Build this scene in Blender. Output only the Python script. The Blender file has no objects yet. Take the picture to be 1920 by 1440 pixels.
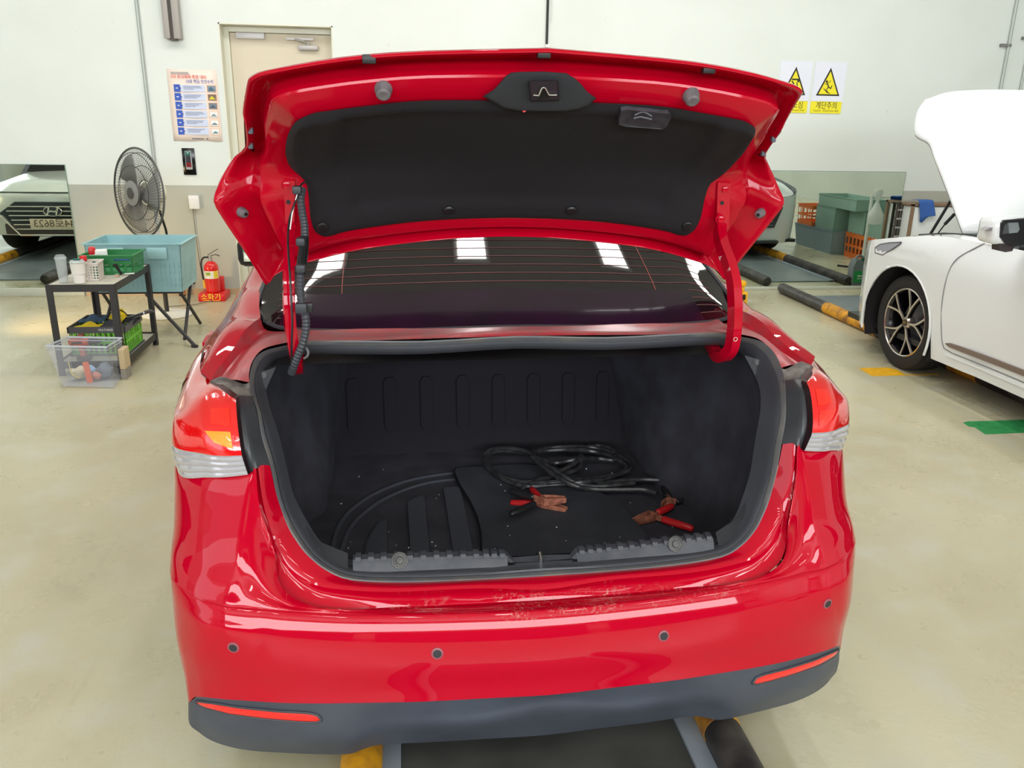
import bpy, bmesh, math, random
from mathutils import Vector, Matrix
from mathutils.bvhtree import BVHTree
random.seed(7)
SC = bpy.context.scene
COL = SC.collection
# ---------------------------------------------------------------- camera
HC = 1.64
FPX = 1540.0
YAW, PIT, ROLL = math.radians(7.7), math.radians(17.8), math.radians(1.04)
FW = Vector((math.sin(YAW)*math.cos(PIT), math.cos(YAW)*math.cos(PIT), -math.sin(PIT)))
_r = Vector((math.cos(YAW), -math.sin(YAW), 0)); _u = _r.cross(FW)
RT = math.cos(ROLL)*_r + math.sin(ROLL)*_u
UP = -math.sin(ROLL)*_r + math.cos(ROLL)*_u
cam = bpy.data.cameras.new('camera'); cam_o = bpy.data.objects.new('camera', cam); COL.objects.link(cam_o)
M3 = Matrix((RT, UP, -FW)).transposed().to_4x4(); M3.translation = Vector((0, 0, HC))
cam_o.matrix_world = M3
cam.sensor_width = 36; cam.lens = FPX/1920*36; cam.clip_start = .05; cam.clip_end = 100
SC.camera = cam_o
# ---------------------------------------------------------------- view, world, lights
SC.view_settings.view_transform = 'Standard'; SC.view_settings.look = 'None'
SC.view_settings.gamma = 1; SC.view_settings.use_curve_mapping = False
SC.view_settings.exposure = 0.15
W = bpy.data.worlds.new('world'); SC.world = W; W.use_nodes = True
W.node_tree.nodes['Background'].inputs[0].default_value = (.86, .93, 1, 1)
W.node_tree.nodes['Background'].inputs[1].default_value = .8
def area(name, loc, rot, sx, sy, power, col=(1, 1, 1)):
    l = bpy.data.lights.new(name, 'AREA'); l.shape = 'RECTANGLE'; l.size = sx; l.size_y = sy
    l.energy = power; l.color = col
    o = bpy.data.objects.new(name, l); COL.objects.link(o); o.location = loc; o.rotation_euler = rot
    return o
CEIL = 4.6
# strip lamps of the hall: each has a fitting (built below) with its light just under it
STRIPS = []
for X in (-3.6, -2.2, -.78, .53, 1.88, 3.25, 4.7):
    for Y in (5.25, -2.6):
        STRIPS.append((X, Y))
STRIPS += [(-5.6, 6.6)]  # extra strip added to brighten the utility car in the mirror
for X, Y in STRIPS:
    area('strip_light', (X, Y, CEIL-.075), (0, 0, 0), .24, 1.5, (15 if X < -2 else 20) if 0 < Y < 6 else 11 if Y > 6 else 14, (1, .99, .99))
# daylight of the high window band, read off the bumper's long highlight
area('window_band_daylight', (0.5, -7.12, 3.35), (math.radians(90), 0, 0), 15.5, 1.5, 800, (.93, .97, 1))
area('side_fill', (-9.3, -2.5, 2.3), (math.radians(90), 0, math.radians(-90)), 6, 3.0, 75, (.95, .98, 1))  # unseen side fill added to light the white car's flank
# headlamp of the parked utility car shining warm on the foot of the wall
hl = bpy.data.lights.new('headlamp_light', 'SPOT'); hl.energy = 70; hl.color = (1, .72, .42); hl.spot_size = math.radians(80); hl.spot_blend = .9; hl.shadow_soft_size = .08
hlo = bpy.data.objects.new('headlamp_light', hl); COL.objects.link(hlo); hlo.location = (-3.25, 6.25, .62)
hlo.rotation_euler = (math.radians(70), 0, math.radians(-36))

# ---------------------------------------------------------------- projection of photo pixels onto real planes
def ray(x, y): return FW + RT*((x-960)/FPX) - UP*((y-720)/FPX)
C0 = Vector((0, 0, HC))
def PX(x, y, X): r = ray(x, y); return C0 + r*(X/r.x)
def PY(x, y, Y): r = ray(x, y); return C0 + r*(Y/r.y)
def PZ(x, y, Z): r = ray(x, y); return C0 + r*((Z-HC)/r.z)
# red car frame: u right, v forward, w up
CA = math.radians(1.02); NU = Vector((math.cos(CA), math.sin(CA), 0)); NV = Vector((-math.sin(CA), math.cos(CA), 0)); KU = .333
V0 = 3.8
def c2w(p): return NU*(p[0]+KU) + NV*p[1] + Vector((0, 0, p[2]))
def w2c(P): return Vector((P.dot(NU)-KU, P.dot(NV), P.z))
def cv(x, y, v): r = ray(x, y); return w2c(C0 + r*(v/r.dot(NV)))
def cw(x, y, w): r = ray(x, y); return w2c(C0 + r*((w-HC)/r.z))
def L(x, y, v): p = cv(x, y, v); return Vector((abs(p.x), p.y, p.z))
def Ls(a): return [L(*t) for t in a]

# ---------------------------------------------------------------- materials
def lin(c):
    return tuple(((x/255)/12.92 if x/255 <= .04045 else ((x/255+.055)/1.055)**2.4) for x in c)
MATS = {}
def mat(name, c, rough=.5, metal=0, coat=0, alpha=1, trans=0, emit=0, var=0, vscale=8, bump=0, bscale=60, ior=1.45, spec=.5, sub=0, vc=None, crough=.03, cior=1.5):
    if name in MATS: return MATS[name]
    m = bpy.data.materials.new(name); m.use_nodes = True; nt = m.node_tree; b = nt.nodes['Principled BSDF']
    col = (*lin(c), 1)
    b.inputs['Base Color'].default_value = col; b.inputs['Roughness'].default_value = rough
    b.inputs['Metallic'].default_value = metal; b.inputs['Coat Weight'].default_value = coat
    b.inputs['Coat Roughness'].default_value = crough; b.inputs['Coat IOR'].default_value = cior
    b.inputs['Alpha'].default_value = alpha; b.inputs['Transmission Weight'].default_value = trans; b.inputs['IOR'].default_value = ior
    b.inputs['Specular IOR Level'].default_value = spec
    if sub: b.inputs['Subsurface Weight'].default_value = sub; b.inputs['Subsurface Radius'].default_value = (.02, .01, .01)
    if emit: b.inputs['Emission Color'].default_value = col; b.inputs['Emission Strength'].default_value = emit
    tc = nt.nodes.new('ShaderNodeTexCoord')
    if var:
        n = nt.nodes.new('ShaderNodeTexNoise'); n.inputs['Scale'].default_value = vscale; n.inputs['Detail'].default_value = 5
        nt.links.new(tc.outputs['Object'], n.inputs['Vector'])
        mx = nt.nodes.new('ShaderNodeMix'); mx.data_type = 'RGBA'
        c2 = lin(vc) if vc else tuple(max(0, v*(1-var)) for v in lin(c))
        mx.inputs[6].default_value = col; mx.inputs[7].default_value = (*c2, 1)
        rp = nt.nodes.new('ShaderNodeMapRange'); rp.inputs[1].default_value = .4; rp.inputs[2].default_value = .68
        nt.links.new(n.outputs['Fac'], rp.inputs[0]); nt.links.new(rp.outputs[0], mx.inputs[0]); nt.links.new(mx.outputs[2], b.inputs['Base Color'])
    if bump:
        n = nt.nodes.new('ShaderNodeTexNoise'); n.inputs['Scale'].default_value = bscale; n.inputs['Detail'].default_value = 3
        nt.links.new(tc.outputs['Object'], n.inputs['Vector'])
        bp = nt.nodes.new('ShaderNodeBump'); bp.inputs['Strength'].default_value = bump; bp.inputs['Distance'].default_value = .004
        nt.links.new(n.outputs['Fac'], bp.inputs['Height']); nt.links.new(bp.outputs[0], b.inputs['Normal'])
    MATS[name] = m; return m

def node_mat(name, rough=.4):
    m = bpy.data.materials.new(name); m.use_nodes = True; nt = m.node_tree; b = nt.nodes['Principled BSDF']
    b.inputs['Roughness'].default_value = rough
    return m, nt, b
def N(nt, t, **k):
    n = nt.nodes.new(t)
    for a, v in k.items():
        if isinstance(v, (int, float, str)) and hasattr(n, a): setattr(n, a, v)
    return n
def noise(nt, vec, scale, detail=4, rough=.5, dist=0):
    n = nt.nodes.new('ShaderNodeTexNoise'); n.inputs['Scale'].default_value = scale; n.inputs['Detail'].default_value = detail
    n.inputs['Roughness'].default_value = rough; n.inputs['Distortion'].default_value = dist
    nt.links.new(vec, n.inputs['Vector']); return n.outputs['Fac']
def rng(nt, v, a, b, c=0, d=1):
    n = nt.nodes.new('ShaderNodeMapRange'); n.inputs[1].default_value = a; n.inputs[2].default_value = b; n.inputs[3].default_value = c; n.inputs[4].default_value = d
    nt.links.new(v, n.inputs[0]); return n.outputs[0]
def mixc(nt, f, a, b):
    n = nt.nodes.new('ShaderNodeMix'); n.data_type = 'RGBA'
    for i, v in ((6, a), (7, b)):
        if isinstance(v, tuple): n.inputs[i].default_value = (*v, 1)
        else: nt.links.new(v, n.inputs[i])
    if isinstance(f, float): n.inputs[0].default_value = f
    else: nt.links.new(f, n.inputs[0])
    return n.outputs[2]
def mth(nt, op, a, b=None):
    n = nt.nodes.new('ShaderNodeMath'); n.operation = op
    for i, v in ((0, a), (1, b)):
        if v is None: continue
        if isinstance(v, (int, float)): n.inputs[i].default_value = v
        else: nt.links.new(v, n.inputs[i])
    return n.outputs[0]

# ---------------------------------------------------------------- mesh builder
class MB:
    def __init__(s): s.v = []; s.f = []
    def add(s, vs, fs):
        k = len(s.v); s.v += [Vector(p) for p in vs]; s.f += [tuple(i+k for i in f) for f in fs]; return s
    def box(s, a, b, bev=0):
        x0, y0, z0 = a; x1, y1, z1 = b
        if bev:
            return s.bbox(a, b, bev)
        vs = [(x, y, z) for z in (z0, z1) for y in (y0, y1) for x in (x0, x1)]
        return s.add(vs, [(0, 2, 3, 1), (4, 5, 7, 6), (0, 1, 5, 4), (2, 6, 7, 3), (0, 4, 6, 2), (1, 3, 7, 5)])
    def bbox(s, a, b, r):
        bm = bmesh.new(); bmesh.ops.create_cube(bm, size=1)
        for v in bm.verts: v.co = Vector([(a[i]+b[i])/2 + v.co[i]*(b[i]-a[i]) for i in range(3)])
        bmesh.ops.bevel(bm, geom=bm.edges[:], offset=r, segments=2, profile=.5, affect='EDGES')
        bm.verts.index_update(); s.add([v.co.copy() for v in bm.verts], [[v.index for v in f.verts] for f in bm.faces]); bm.free(); return s
    def hexa(s, q0, q1):  # two quads, each 4 points in order
        s.add(list(q0)+list(q1), [(3, 2, 1, 0), (4, 5, 6, 7), (0, 1, 5, 4), (1, 2, 6, 5), (2, 3, 7, 6), (3, 0, 4, 7)]); return s
    def tube(s, path, r, n=8, caps=True, closed=False):
        path = [Vector(p) for p in path]; rs = r if isinstance(r, (list, tuple)) else [r]*len(path)
        k = len(s.v); ref = None; m = len(path)
        for i, p in enumerate(path):
            if closed: t = path[(i+1) % m]-path[i-1]
            else: t = path[min(i+1, m-1)]-path[max(i-1, 0)]
            t.normalize()
            if ref is None: ref = t.orthogonal().normalized()
            ref = (ref - t*ref.dot(t))
            ref = t.orthogonal().normalized() if ref.length < 1e-4 else ref.normalized()
            bi = t.cross(ref)
            for j in range(n):
                a = 2*math.pi*j/n; s.v.append(p + (ref*math.cos(a)+bi*math.sin(a))*rs[i])
        for i in range(m if closed else m-1):
            for j in range(n):
                a = k+i*n+j; b = k+i*n+(j+1) % n; c = k+((i+1) % m)*n+(j+1) % n; d = k+((i+1) % m)*n+j
                s.f.append((a, b, c, d))
        if caps and not closed:
            s.f.append(tuple(k+j for j in range(n-1, -1, -1))); s.f.append(tuple(k+(m-1)*n+j for j in range(n)))
        return s
    def ribbon(s, path, w, t, side):  # rectangular section along a path; side = width axis
        path = [Vector(p) for p in path]; side = Vector(side).normalized(); k = len(s.v); m = len(path)
        for i, p in enumerate(path):
            tg = (path[min(i+1, m-1)]-path[max(i-1, 0)]).normalized(); sd = (side-tg*side.dot(tg)).normalized(); nn = tg.cross(sd)
            ww = w[i] if isinstance(w, (list, tuple)) else w
            for a, b in ((-1, -1), (1, -1), (1, 1), (-1, 1)): s.v.append(p+sd*(a*ww/2)+nn*(b*t/2))
        for i in range(m-1):
            for j in range(4): s.f.append((k+i*4+j, k+i*4+(j+1) % 4, k+i*4+4+(j+1) % 4, k+i*4+4+j))
        s.f.append((k+3, k+2, k+1, k)); e = k+(m-1)*4; s.f.append((e, e+1, e+2, e+3)); return s
    def lathe(s, prof, n=24, c=(0, 0, 0), axis='Z', M=None, cap=True):  # prof (r,h)
        k = len(s.v); c = Vector(c)
        for r, h in prof:
            for j in range(n):
                a = 2*math.pi*j/n; p = Vector((r*math.cos(a), r*math.sin(a), h))
                if M is not None: p = M @ p
                elif axis == 'X': p = Vector((p.z, p.x, p.y))
                elif axis == 'Y': p = Vector((p.x, p.z, p.y))
                s.v.append(c+p)
        m = len(prof)
        for i in range(m-1):
            for j in range(n): s.f.append((k+i*n+j, k+i*n+(j+1) % n, k+(i+1)*n+(j+1) % n, k+(i+1)*n+j))
        if cap and prof[0][0] > 1e-5: s.f.append(tuple(k+j for j in range(n-1, -1, -1)))
        if cap and prof[-1][0] > 1e-5: s.f.append(tuple(k+(m-1)*n+j for j in range(n)))
        return s
    def grid(s, rows):
        k = len(s.v); n = len(rows[0])
        for r in rows: s.v += [Vector(p) for p in r]
        for i in range(len(rows)-1):
            for j in range(n-1): s.f.append((k+i*n+j, k+i*n+j+1, k+(i+1)*n+j+1, k+(i+1)*n+j))
        return s
    def prism(s, pts, d):  # closed outline (planar-ish) extruded by vector d
        pts = [Vector(p) for p in pts]; d = Vector(d); k = len(s.v); n = len(pts)
        s.v += pts + [p+d for p in pts]
        s.f.append(tuple(k+i for i in range(n-1, -1, -1))); s.f.append(tuple(k+n+i for i in range(n)))
        for i in range(n): s.f.append((k+i, k+(i+1) % n, k+n+(i+1) % n, k+n+i))
        return s
    def mirror(s):  # add a copy mirrored in x
        k = len(s.v); s.v += [Vector((-p.x, p.y, p.z)) for p in s.v[:k]]; s.f += [tuple(reversed([i+k for i in f])) for f in list(s.f)]; return s
    def mapped(s, fn): s.v = [Vector(fn(p)) for p in s.v]; return s
    def obj(s, name, m, parent=None, smooth=35, loc=None, recalc=True, thick=0):
        me = bpy.data.meshes.new(name); me.from_pydata([tuple(p) for p in s.v], [], s.f)
        if recalc:
            bm = bmesh.new(); bm.from_mesh(me); bmesh.ops.remove_doubles(bm, verts=bm.verts, dist=1e-6)
            bmesh.ops.recalc_face_normals(bm, faces=bm.faces); bm.to_mesh(me); bm.free()
        if smooth:
            for p in me.polygons: p.use_smooth = True
            me.set_sharp_from_angle(angle=math.radians(smooth))
        if m: me.materials.append(m)
        o = bpy.data.objects.new(name, me); COL.objects.link(o)
        if loc is not None: o.location = loc
        if parent: o.parent = parent
        if thick:
            md = o.modifiers.new('solidify', 'SOLIDIFY'); md.thickness = abs(thick); md.offset = -1 if thick > 0 else 1
        return o
def tag(o, label=None, cat=None, group=None, kind=None):
    if label: o['label'] = label
    if cat: o['category'] = cat
    if group: o['group'] = group
    if kind: o['kind'] = kind
    return o
def thing(name, label, cat, loc=(0, 0, 0), rz=0, group=None):
    o = bpy.data.objects.new(name, None); COL.objects.link(o); o.location = loc; o.rotation_euler = (0, 0, rz); o.empty_display_size = .1
    return tag(o, label, cat, group)
def struct(o): o['kind'] = 'structure'; return o
def copy_tree(o, parent=None):
    c = o.copy(); COL.objects.link(c); c.parent = parent
    for ch in [x for x in o.children]: copy_tree(ch, c)
    return c
def spline(pts, n):  # Catmull-Rom through pts, n samples per span
    pts = [Vector(p) for p in pts]; out = []; m = len(pts)
    for i in range(m-1):
        p0 = pts[i-1] if i > 0 else pts[0]*2-pts[1]; p1, p2 = pts[i], pts[i+1]; p3 = pts[i+2] if i+2 < m else pts[-1]*2-pts[-2]
        for k in range(n):
            t = k/n; out.append(.5*((2*p1)+(p2-p0)*t+(2*p0-5*p1+4*p2-p3)*t*t+(3*p1-p0-3*p2+p3)*t**3))
    out.append(pts[-1].copy()); return out
def resample(pts, n):
    pts = [Vector(p) for p in pts]; d = [0]
    for a, b in zip(pts, pts[1:]): d.append(d[-1]+(b-a).length)
    out = []; j = 0
    for i in range(n):
        t = d[-1]*i/(n-1)
        while j < len(pts)-2 and d[j+1] < t: j += 1
        s = (t-d[j])/max(1e-9, d[j+1]-d[j]); out.append(pts[j].lerp(pts[j+1], min(1, max(0, s))))
    return out
def surf(rows, nu=3, nv=3):  # smooth grid through control rows
    R = [spline(r, nu) for r in rows]
    cols = [spline([r[j] for r in R], nv) for j in range(len(R[0]))]
    return [[cols[j][i] for j in range(len(cols))] for i in range(len(cols[0]))]
def sym(row):  # centre -> side row made into a full row side..centre..side
    return [Vector((-p.x, p.y, p.z)) for p in reversed(row[1:])] + row
FONT = None
def text_mesh(body, size, depth=.001):
    c = bpy.data.curves.new('t', 'FONT'); c.body = body; c.size = size; c.extrude = depth/2; c.align_x = 'CENTER'; c.align_y = 'CENTER'; c.resolution_u = 3
    o = bpy.data.objects.new('t', c); COL.objects.link(o)
    dg = bpy.context.evaluated_depsgraph_get(); me = bpy.data.meshes.new_from_object(o.evaluated_get(dg))
    COL.objects.unlink(o); bpy.data.objects.remove(o); return me
def text(name, body, size, m, parent, mw, width=None, depth=.001):
    me = text_mesh(body, size, depth)
    if width and len(me.vertices):
        w = max(v.co.x for v in me.vertices)-min(v.co.x for v in me.vertices)
        for v in me.vertices: v.co.x *= width/max(w, 1e-6)
    me.transform(mw); me.materials.clear(); me.materials.append(m)
    o = bpy.data.objects.new(name, me); COL.objects.link(o); o.parent = parent; return o
def wallM(x, y, z): return Matrix.Translation((x, y, z)) @ Matrix.Rotation(math.pi/2, 4, 'X')

# common materials
RED = mat('red_paint', (180, 2, 34), .4, 0, 1, spec=.0, cior=1.42)
REDIN = mat('red_inner_paint', (178, 3, 33), .4, 0, .8, crough=.1, spec=0, cior=1.42)
RUB = mat('black_rubber', (52, 52, 55), .55, bump=.1, bscale=300)
SEALM = mat('grey_seal_rubber', (98, 99, 104), .6, var=.5, vscale=14, vc=(112, 110, 106))
FELT = mat('black_trunk_felt', (54, 53, 61), .95, var=.4, vscale=9, bump=.5, bscale=900, vc=(66, 66, 76))
LINER = mat('black_liner_felt', (28, 26, 30), .95, bump=.4, bscale=700)
PLAS = mat('grey_black_plastic', (62, 64, 70), .45, bump=.15, bscale=900)
BLK = mat('black_plastic', (28, 28, 30), .4)
STEEL = mat('bright_steel', (190, 190, 190), .3, 1)
GLASSD = mat('dark_tinted_glass', (22, 18, 22), .02, spec=.9)
WHITE = mat('white_plastic', (232, 233, 230), .45)

# ================================================================ the hall
YW = 8.08
XL, XR, YB = -9.5, 9.5, -7.2
def floor_material():
    m, nt, b = node_mat('painted_concrete_floor', .32)
    tc = nt.nodes.new('ShaderNodeTexCoord'); v = tc.outputs['Object']
    n1 = noise(nt, v, .8, 6, .55, .4); n2 = noise(nt, v, 3.5, 6, .6); n3 = noise(nt, v, 26, 4, .6)
    c = mixc(nt, rng(nt, n1, .35, .65), lin((190, 184, 154)), lin((176, 169, 139)))
    c = mixc(nt, rng(nt, n2, .5, .74), c, lin((188, 186, 168)))
    c = mixc(nt, rng(nt, n3, .63, .78, 0, .35), c, lin((140, 132, 108)))
    # dark oily stains and specks
    n4 = noise(nt, v, 1.3, 8, .6, .3); c = mixc(nt, rng(nt, n4, .62, .80, 0, .45), c, lin((128, 120, 96)))
    n5 = noise(nt, v, 11, 2, .5); c = mixc(nt, rng(nt, n5, .80, .83, 0, .85), c, lin((60, 54, 46)))
    # scuffs running along the drive direction
    mp = nt.nodes.new('ShaderNodeMapping'); mp.inputs['Scale'].default_value = (14, 1.1, 1); nt.links.new(v, mp.inputs[0])
    n6 = noise(nt, mp.outputs[0], 1, 6, .65); c = mixc(nt, rng(nt, n6, .62, .8, 0, .35), c, lin((150, 142, 120)))
    nt.links.new(c, b.inputs['Base Color'])
    nt.links.new(rng(nt, n2, .3, .7, .22, .42), b.inputs['Roughness'])
    bp = nt.nodes.new('ShaderNodeBump'); bp.inputs['Strength'].default_value = .08; bp.inputs['Distance'].default_value = .01
    nt.links.new(n3, bp.inputs['Height']); nt.links.new(bp.outputs[0], b.inputs['Normal'])
    return m
def wall_material():
    m, nt, b = node_mat('two_tone_wall_paint', .55)
    g = nt.nodes.new('ShaderNodeNewGeometry'); sp = nt.nodes.new('ShaderNodeSeparateXYZ'); nt.links.new(g.outputs['Position'], sp.inputs[0])
    tc = nt.nodes.new('ShaderNodeTexCoord')
    n1 = noise(nt, tc.outputs['Object'], 1.3, 4)
    wc = mixc(nt, rng(nt, n1, .4, .7), lin((223, 228, 222)), lin((217, 222, 215)))
    gc = mixc(nt, rng(nt, n1, .4, .7), lin((180, 181, 168)), lin((172, 173, 161)))
    n2 = noise(nt, tc.outputs['Object'], 7, 3); 
    wc = mixc(nt, rng(nt, n2, .74, .8, 0, .3), wc, lin((190, 190, 184)))
    f = mth(nt, 'GREATER_THAN', sp.outputs['Z'], 1.018)
    nt.links.new(mixc(nt, f, gc, wc), b.inputs['Base Color'])
    return m
FLM = floor_material(); WM = wall_material()
CEM = mat('ceiling_paint', (205, 206, 204), .8)
struct(MB().box((XL, YB, -.12), (XR, YW+.6, 0)).obj('floor', FLM, smooth=0))
DX0, DX1, DZ, DD = -1.565, -.58, 2.412, .17   # door recess
w = MB().box((XL, YW, 0), (DX0, YW+.3, CEIL)).box((DX1, YW, 0), (XR, YW+.3, CEIL)).box((DX0, YW, DZ), (DX1, YW+.3, CEIL)).box((DX0, YW+DD+.06, 0), (DX1, YW+.3, DZ))
struct(w.obj('wall_back', WM, smooth=0))
struct(MB().box((XR, YB, 0), (XR+.2, YW+.3, CEIL)).obj('wall_right', WM, smooth=0))
# left wall with an unseen opening added for the side fill
w = MB().box((XL-.2, YB, 0), (XL, -5.6, CEIL)).box((XL-.2, .6, 0), (XL, YW+.3, CEIL)).box((XL-.2, -5.6, 3.9), (XL, .6, CEIL))
struct(w.obj('wall_left', WM, smooth=0))
# front wall behind the photographer: piers, a window band and added shutters
w = MB()
for a, b_ in ((XL, -8.6), (-2.8, -2.2), (3.2, 3.8), (8.8, XR)): w.box((a, YB-.2, 0), (b_, YB, CEIL))
w.box((XL, YB-.2, 4.25), (XR, YB, CEIL)).box((XL, YB-.2, 2.4), (XR, YB, 2.58))
struct(w.obj('wall_front', WM, smooth=0))
SHM = mat('added_shutter_grey', (84, 88, 92), .5, .2)  # unseen shutters added to keep the bumper's reflections dark
for (a, b_), wh_ in zip(((-8.6, -2.8), (-2.2, 3.2), (3.8, 8.8)), ('at the end of the utility car bay', 'straight behind the photographer', 'at the end of the white car bay')):
    t = thing('added_dark_shutter', 'unseen added dark shutter '+wh_, 'shutter', ((a+b_)/2, YB+.03, 0), 0, 'added dark shutters of the workshop front')
    for k in range(16): MB().box((a-(a+b_)/2, -.012 if k % 2 else .0, k*.15), (b_-(a+b_)/2, .02, k*.15+.148)).obj('slat', SHM, t, smooth=0)
struct(MB().box((XL, YB, CEIL), (XR, YW+.3, CEIL+.1)).obj('ceiling', CEM, smooth=0))
# strip fittings
HOUS = mat('lamp_housing', (225, 226, 226), .5); TUBE = mat('lit_diffuser', (255, 252, 245), .5, emit=9)
ORD = ['leftmost', 'second', 'third', 'middle', 'fifth', 'sixth', 'rightmost']
def strip_label(X, Y):
    row = {5.25: 'row nearest the poster wall', -2.6: 'row nearest the added shutters'}.get(Y)
    if row is None: return 'added strip lamp brightening the nose of the utility car'
    k = [-3.6, -2.2, -.78, .53, 1.88, 3.25, 4.7].index(X)
    return 'white ceiling strip lamp, %s of the %s' % (ORD[k], row)
first = None
for X, Y in STRIPS:
    if first is None:
        first = thing('strip_lamp', strip_label(X, Y), 'ceiling lamp', (X, Y, CEIL), 0, 'strip lamps on the ceiling')
        MB().box((-.16, -.8, -.05), (.16, .8, 0)).obj('housing', HOUS, first, smooth=0)
        MB().box((-.125, -.76, -.062), (.125, .76, -.05)).obj('diffuser', TUBE, first, smooth=0)
    else:
        c = copy_tree(first); c.location = (X, Y, CEIL); c['label'] = strip_label(X, Y)

# ---- door in its recess
DM = mat('cream_steel_door', (214, 203, 180), .5, var=.05, vscale=2); DJ = mat('cream_door_frame', (222, 222, 205), .5)
MET = mat('satin_grey_metal', (176, 172, 168), .4, .3)
d1 = bpy.data.objects.new('door_1', None); COL.objects.link(d1); d1.location = (DX0, YW, 0); struct(d1)
m = MB().box((0, 0, 0), (.012, DD+.05, DZ)).box((DX1-DX0-.012, 0, 0), (DX1-DX0, DD+.05, DZ)).box((0, 0, DZ-.012), (DX1-DX0, DD+.05, DZ))
m.box((.012, DD-.03, 0), (.06, DD+.05, DZ-.012)).box((DX1-DX0-.03, DD-.03, 0), (DX1-DX0-.012, DD+.05, DZ-.012)).box((.062, DD-.03, DZ-.06), (DX1-DX0-.032, DD+.05, DZ-.013))
m.obj('door_frame', DJ, d1, smooth=0)
leaf = MB().box((.062, DD+.005, .01), (DX1-DX0-.032, DD+.045, DZ-.064)).obj('door_leaf', DM, d1, smooth=0)
MB().box((.12, DD-.035, DZ-.115), (.37, DD+.005, DZ-.062), .006).obj('magnetic_lock', mat('lock_grey', (206, 203, 204), .4, .2), d1)
cl = MB().box((.66, DD-.04, DZ-.2), (.84, DD+.003, DZ-.155), .012)
cl.tube([(.75, DD-.02, DZ-.155), (.75, DD-.02, DZ-.135)], .012)
cl.ribbon([(.75, DD-.02, DZ-.14), (.70, DD-.075, DZ-.12), (.62, DD-.03, DZ-.105)], .016, .005, (0, 0, 1)).box((.56, DD-.04, DZ-.115), (.80, DD-.03, DZ-.095))
cl.obj('door_closer', MET, d1)
MB().tube([(.86, DD+.0, 1.0), (.86, DD-.05, 1.0), (.76, DD-.05, 1.0)], .01).lathe([(.025, 0), (.025, .01)], 16, (.86, DD-.004, 1.0), 'Y').obj('door_handle', MET, d1)

# ---- conduits, duct, hanging cable
CON = mat('galvanised_conduit', (176, 182, 176), .45, .3)
def conduit(x, z0, z1, r, label, grp=None, br=()):
    t = thing('wall_conduit', label, 'conduit', (x, YW-.015, z0), 0, grp)
    MB().tube([(0, 0, 0), (0, 0, z1-z0)], r, 10).obj('pipe', CON, t)
    for z in br: MB().box((-.09, -.016, z-z0-.014), (.022, .012, z-z0+.014)).lathe([(r*1.25, -.012), (r*1.25, .012)], 12, (0, 0, z-z0)).obj('bracket', mat('dull_bracket', (134, 134, 130), .5, .4), t)
    return t
conduit(-2.222, 1.0, CEIL, .015, 'thin grey conduit running up the wall beside the poster', None, (3.2,))
conduit(5.99-.0, .9, CEIL, .016, 'thicker conduit pipe with a wall bracket at the hood of the white car', None, (2.43, 3.6))
conduit(6.21, .9, CEIL, .012, 'thin pale conduit pipe, the outermost of the two above the white car hood', None, (2.5,))
t = thing('cable_duct', 'grey metal cable duct hanging down the wall above the poster', 'cable duct', (-1.935, YW-.05, 2.262))
MB().box((-.07, -.045, 0), (-.018, .05, 2.3), .004).box((.012, -.045, 0), (.068, .05, 2.3), .004).obj('cover', mat('duct_grey', (172, 166, 160), .45, .3), t)
MB().box((-.02, -.02, -.004), (.014, .05, 2.3)).box((-.03, -.03, -.012), (.03, .03, 0)).obj('groove', mat('duct_groove_dark', (84, 78, 74), .6), t)  # darker strip in the groove between the two covers
t = thing('wall_cable', 'black cable clipped to the wall straight above the open trunk lid', 'cable', (1.345, YW-.012, .3))
pth = [(-.01+.03*math.sin(z*1.7)*.3+.012*z, 0, z) for z in [i*.2 for i in range(22)]]
MB().tube(pth, .0115, 8).obj('cable_sheath', mat('black_cable', (40, 42, 38), .5), t)
MB().box((-.0, -.014, 1.985), (.036, .012, 2.012), .003).obj('cable_clip', WHITE, t)
MB().tube([(x+.0, .002, z) for x, y, z in [(.022+.012*k*.2, 0, k*.2) for k in range(11, 22)]], .004, 6).obj('thin_white_wire', WHITE, t)

# ---- poster
PP = mat('poster_cream', (244, 226, 212), .6); BLU = mat('print_blue', (60, 92, 186), .6); PBL = mat('print_pale_blue', (206, 214, 236), .6)
RDP = mat('print_red', (224, 74, 58), .6); GRT = mat('print_grey_text', (90, 92, 110), .6)
t = thing('safety_poster', 'cream safety poster with blue numbered rows and small pictures', 'poster', (-1.822, YW, 1.715), 0)
sheet = MB()
rows_ = []
for j in range(9):
    z = -.305+.61*j/8
    rows_.append([(-.213+.426*i/6, -.004-.004*math.sin(i*1.3+j*.4), z+.004*math.sin(i*2.1)*(j == 0)) for i in range(7)])
sheet.grid(rows_).obj('sheet', PP, t, thick=.001)
def tx(body, size, x, z, m, w=None, nm='lettering'): return text(nm, body, size, m, t, wallM(x, -.011, z), w)
MB().box((-.18, -.0095, .264), (-.02, -.0085, .268)).box((-.18, -.0095, .276), (-.03, -.0085, .28)).obj('small_print', GRT, t, smooth=0)
tx('5대 중대재해·폭염 대비', .036, -.03, .240, RDP, .30); tx('12대 핵심 안전수칙', .034, .06, .203, BLU, .23)
pics = [(122, 146, 160), (120, 104, 90), (120, 130, 140), (222, 218, 212), (200, 198, 196), (158, 196, 190)]
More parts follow.
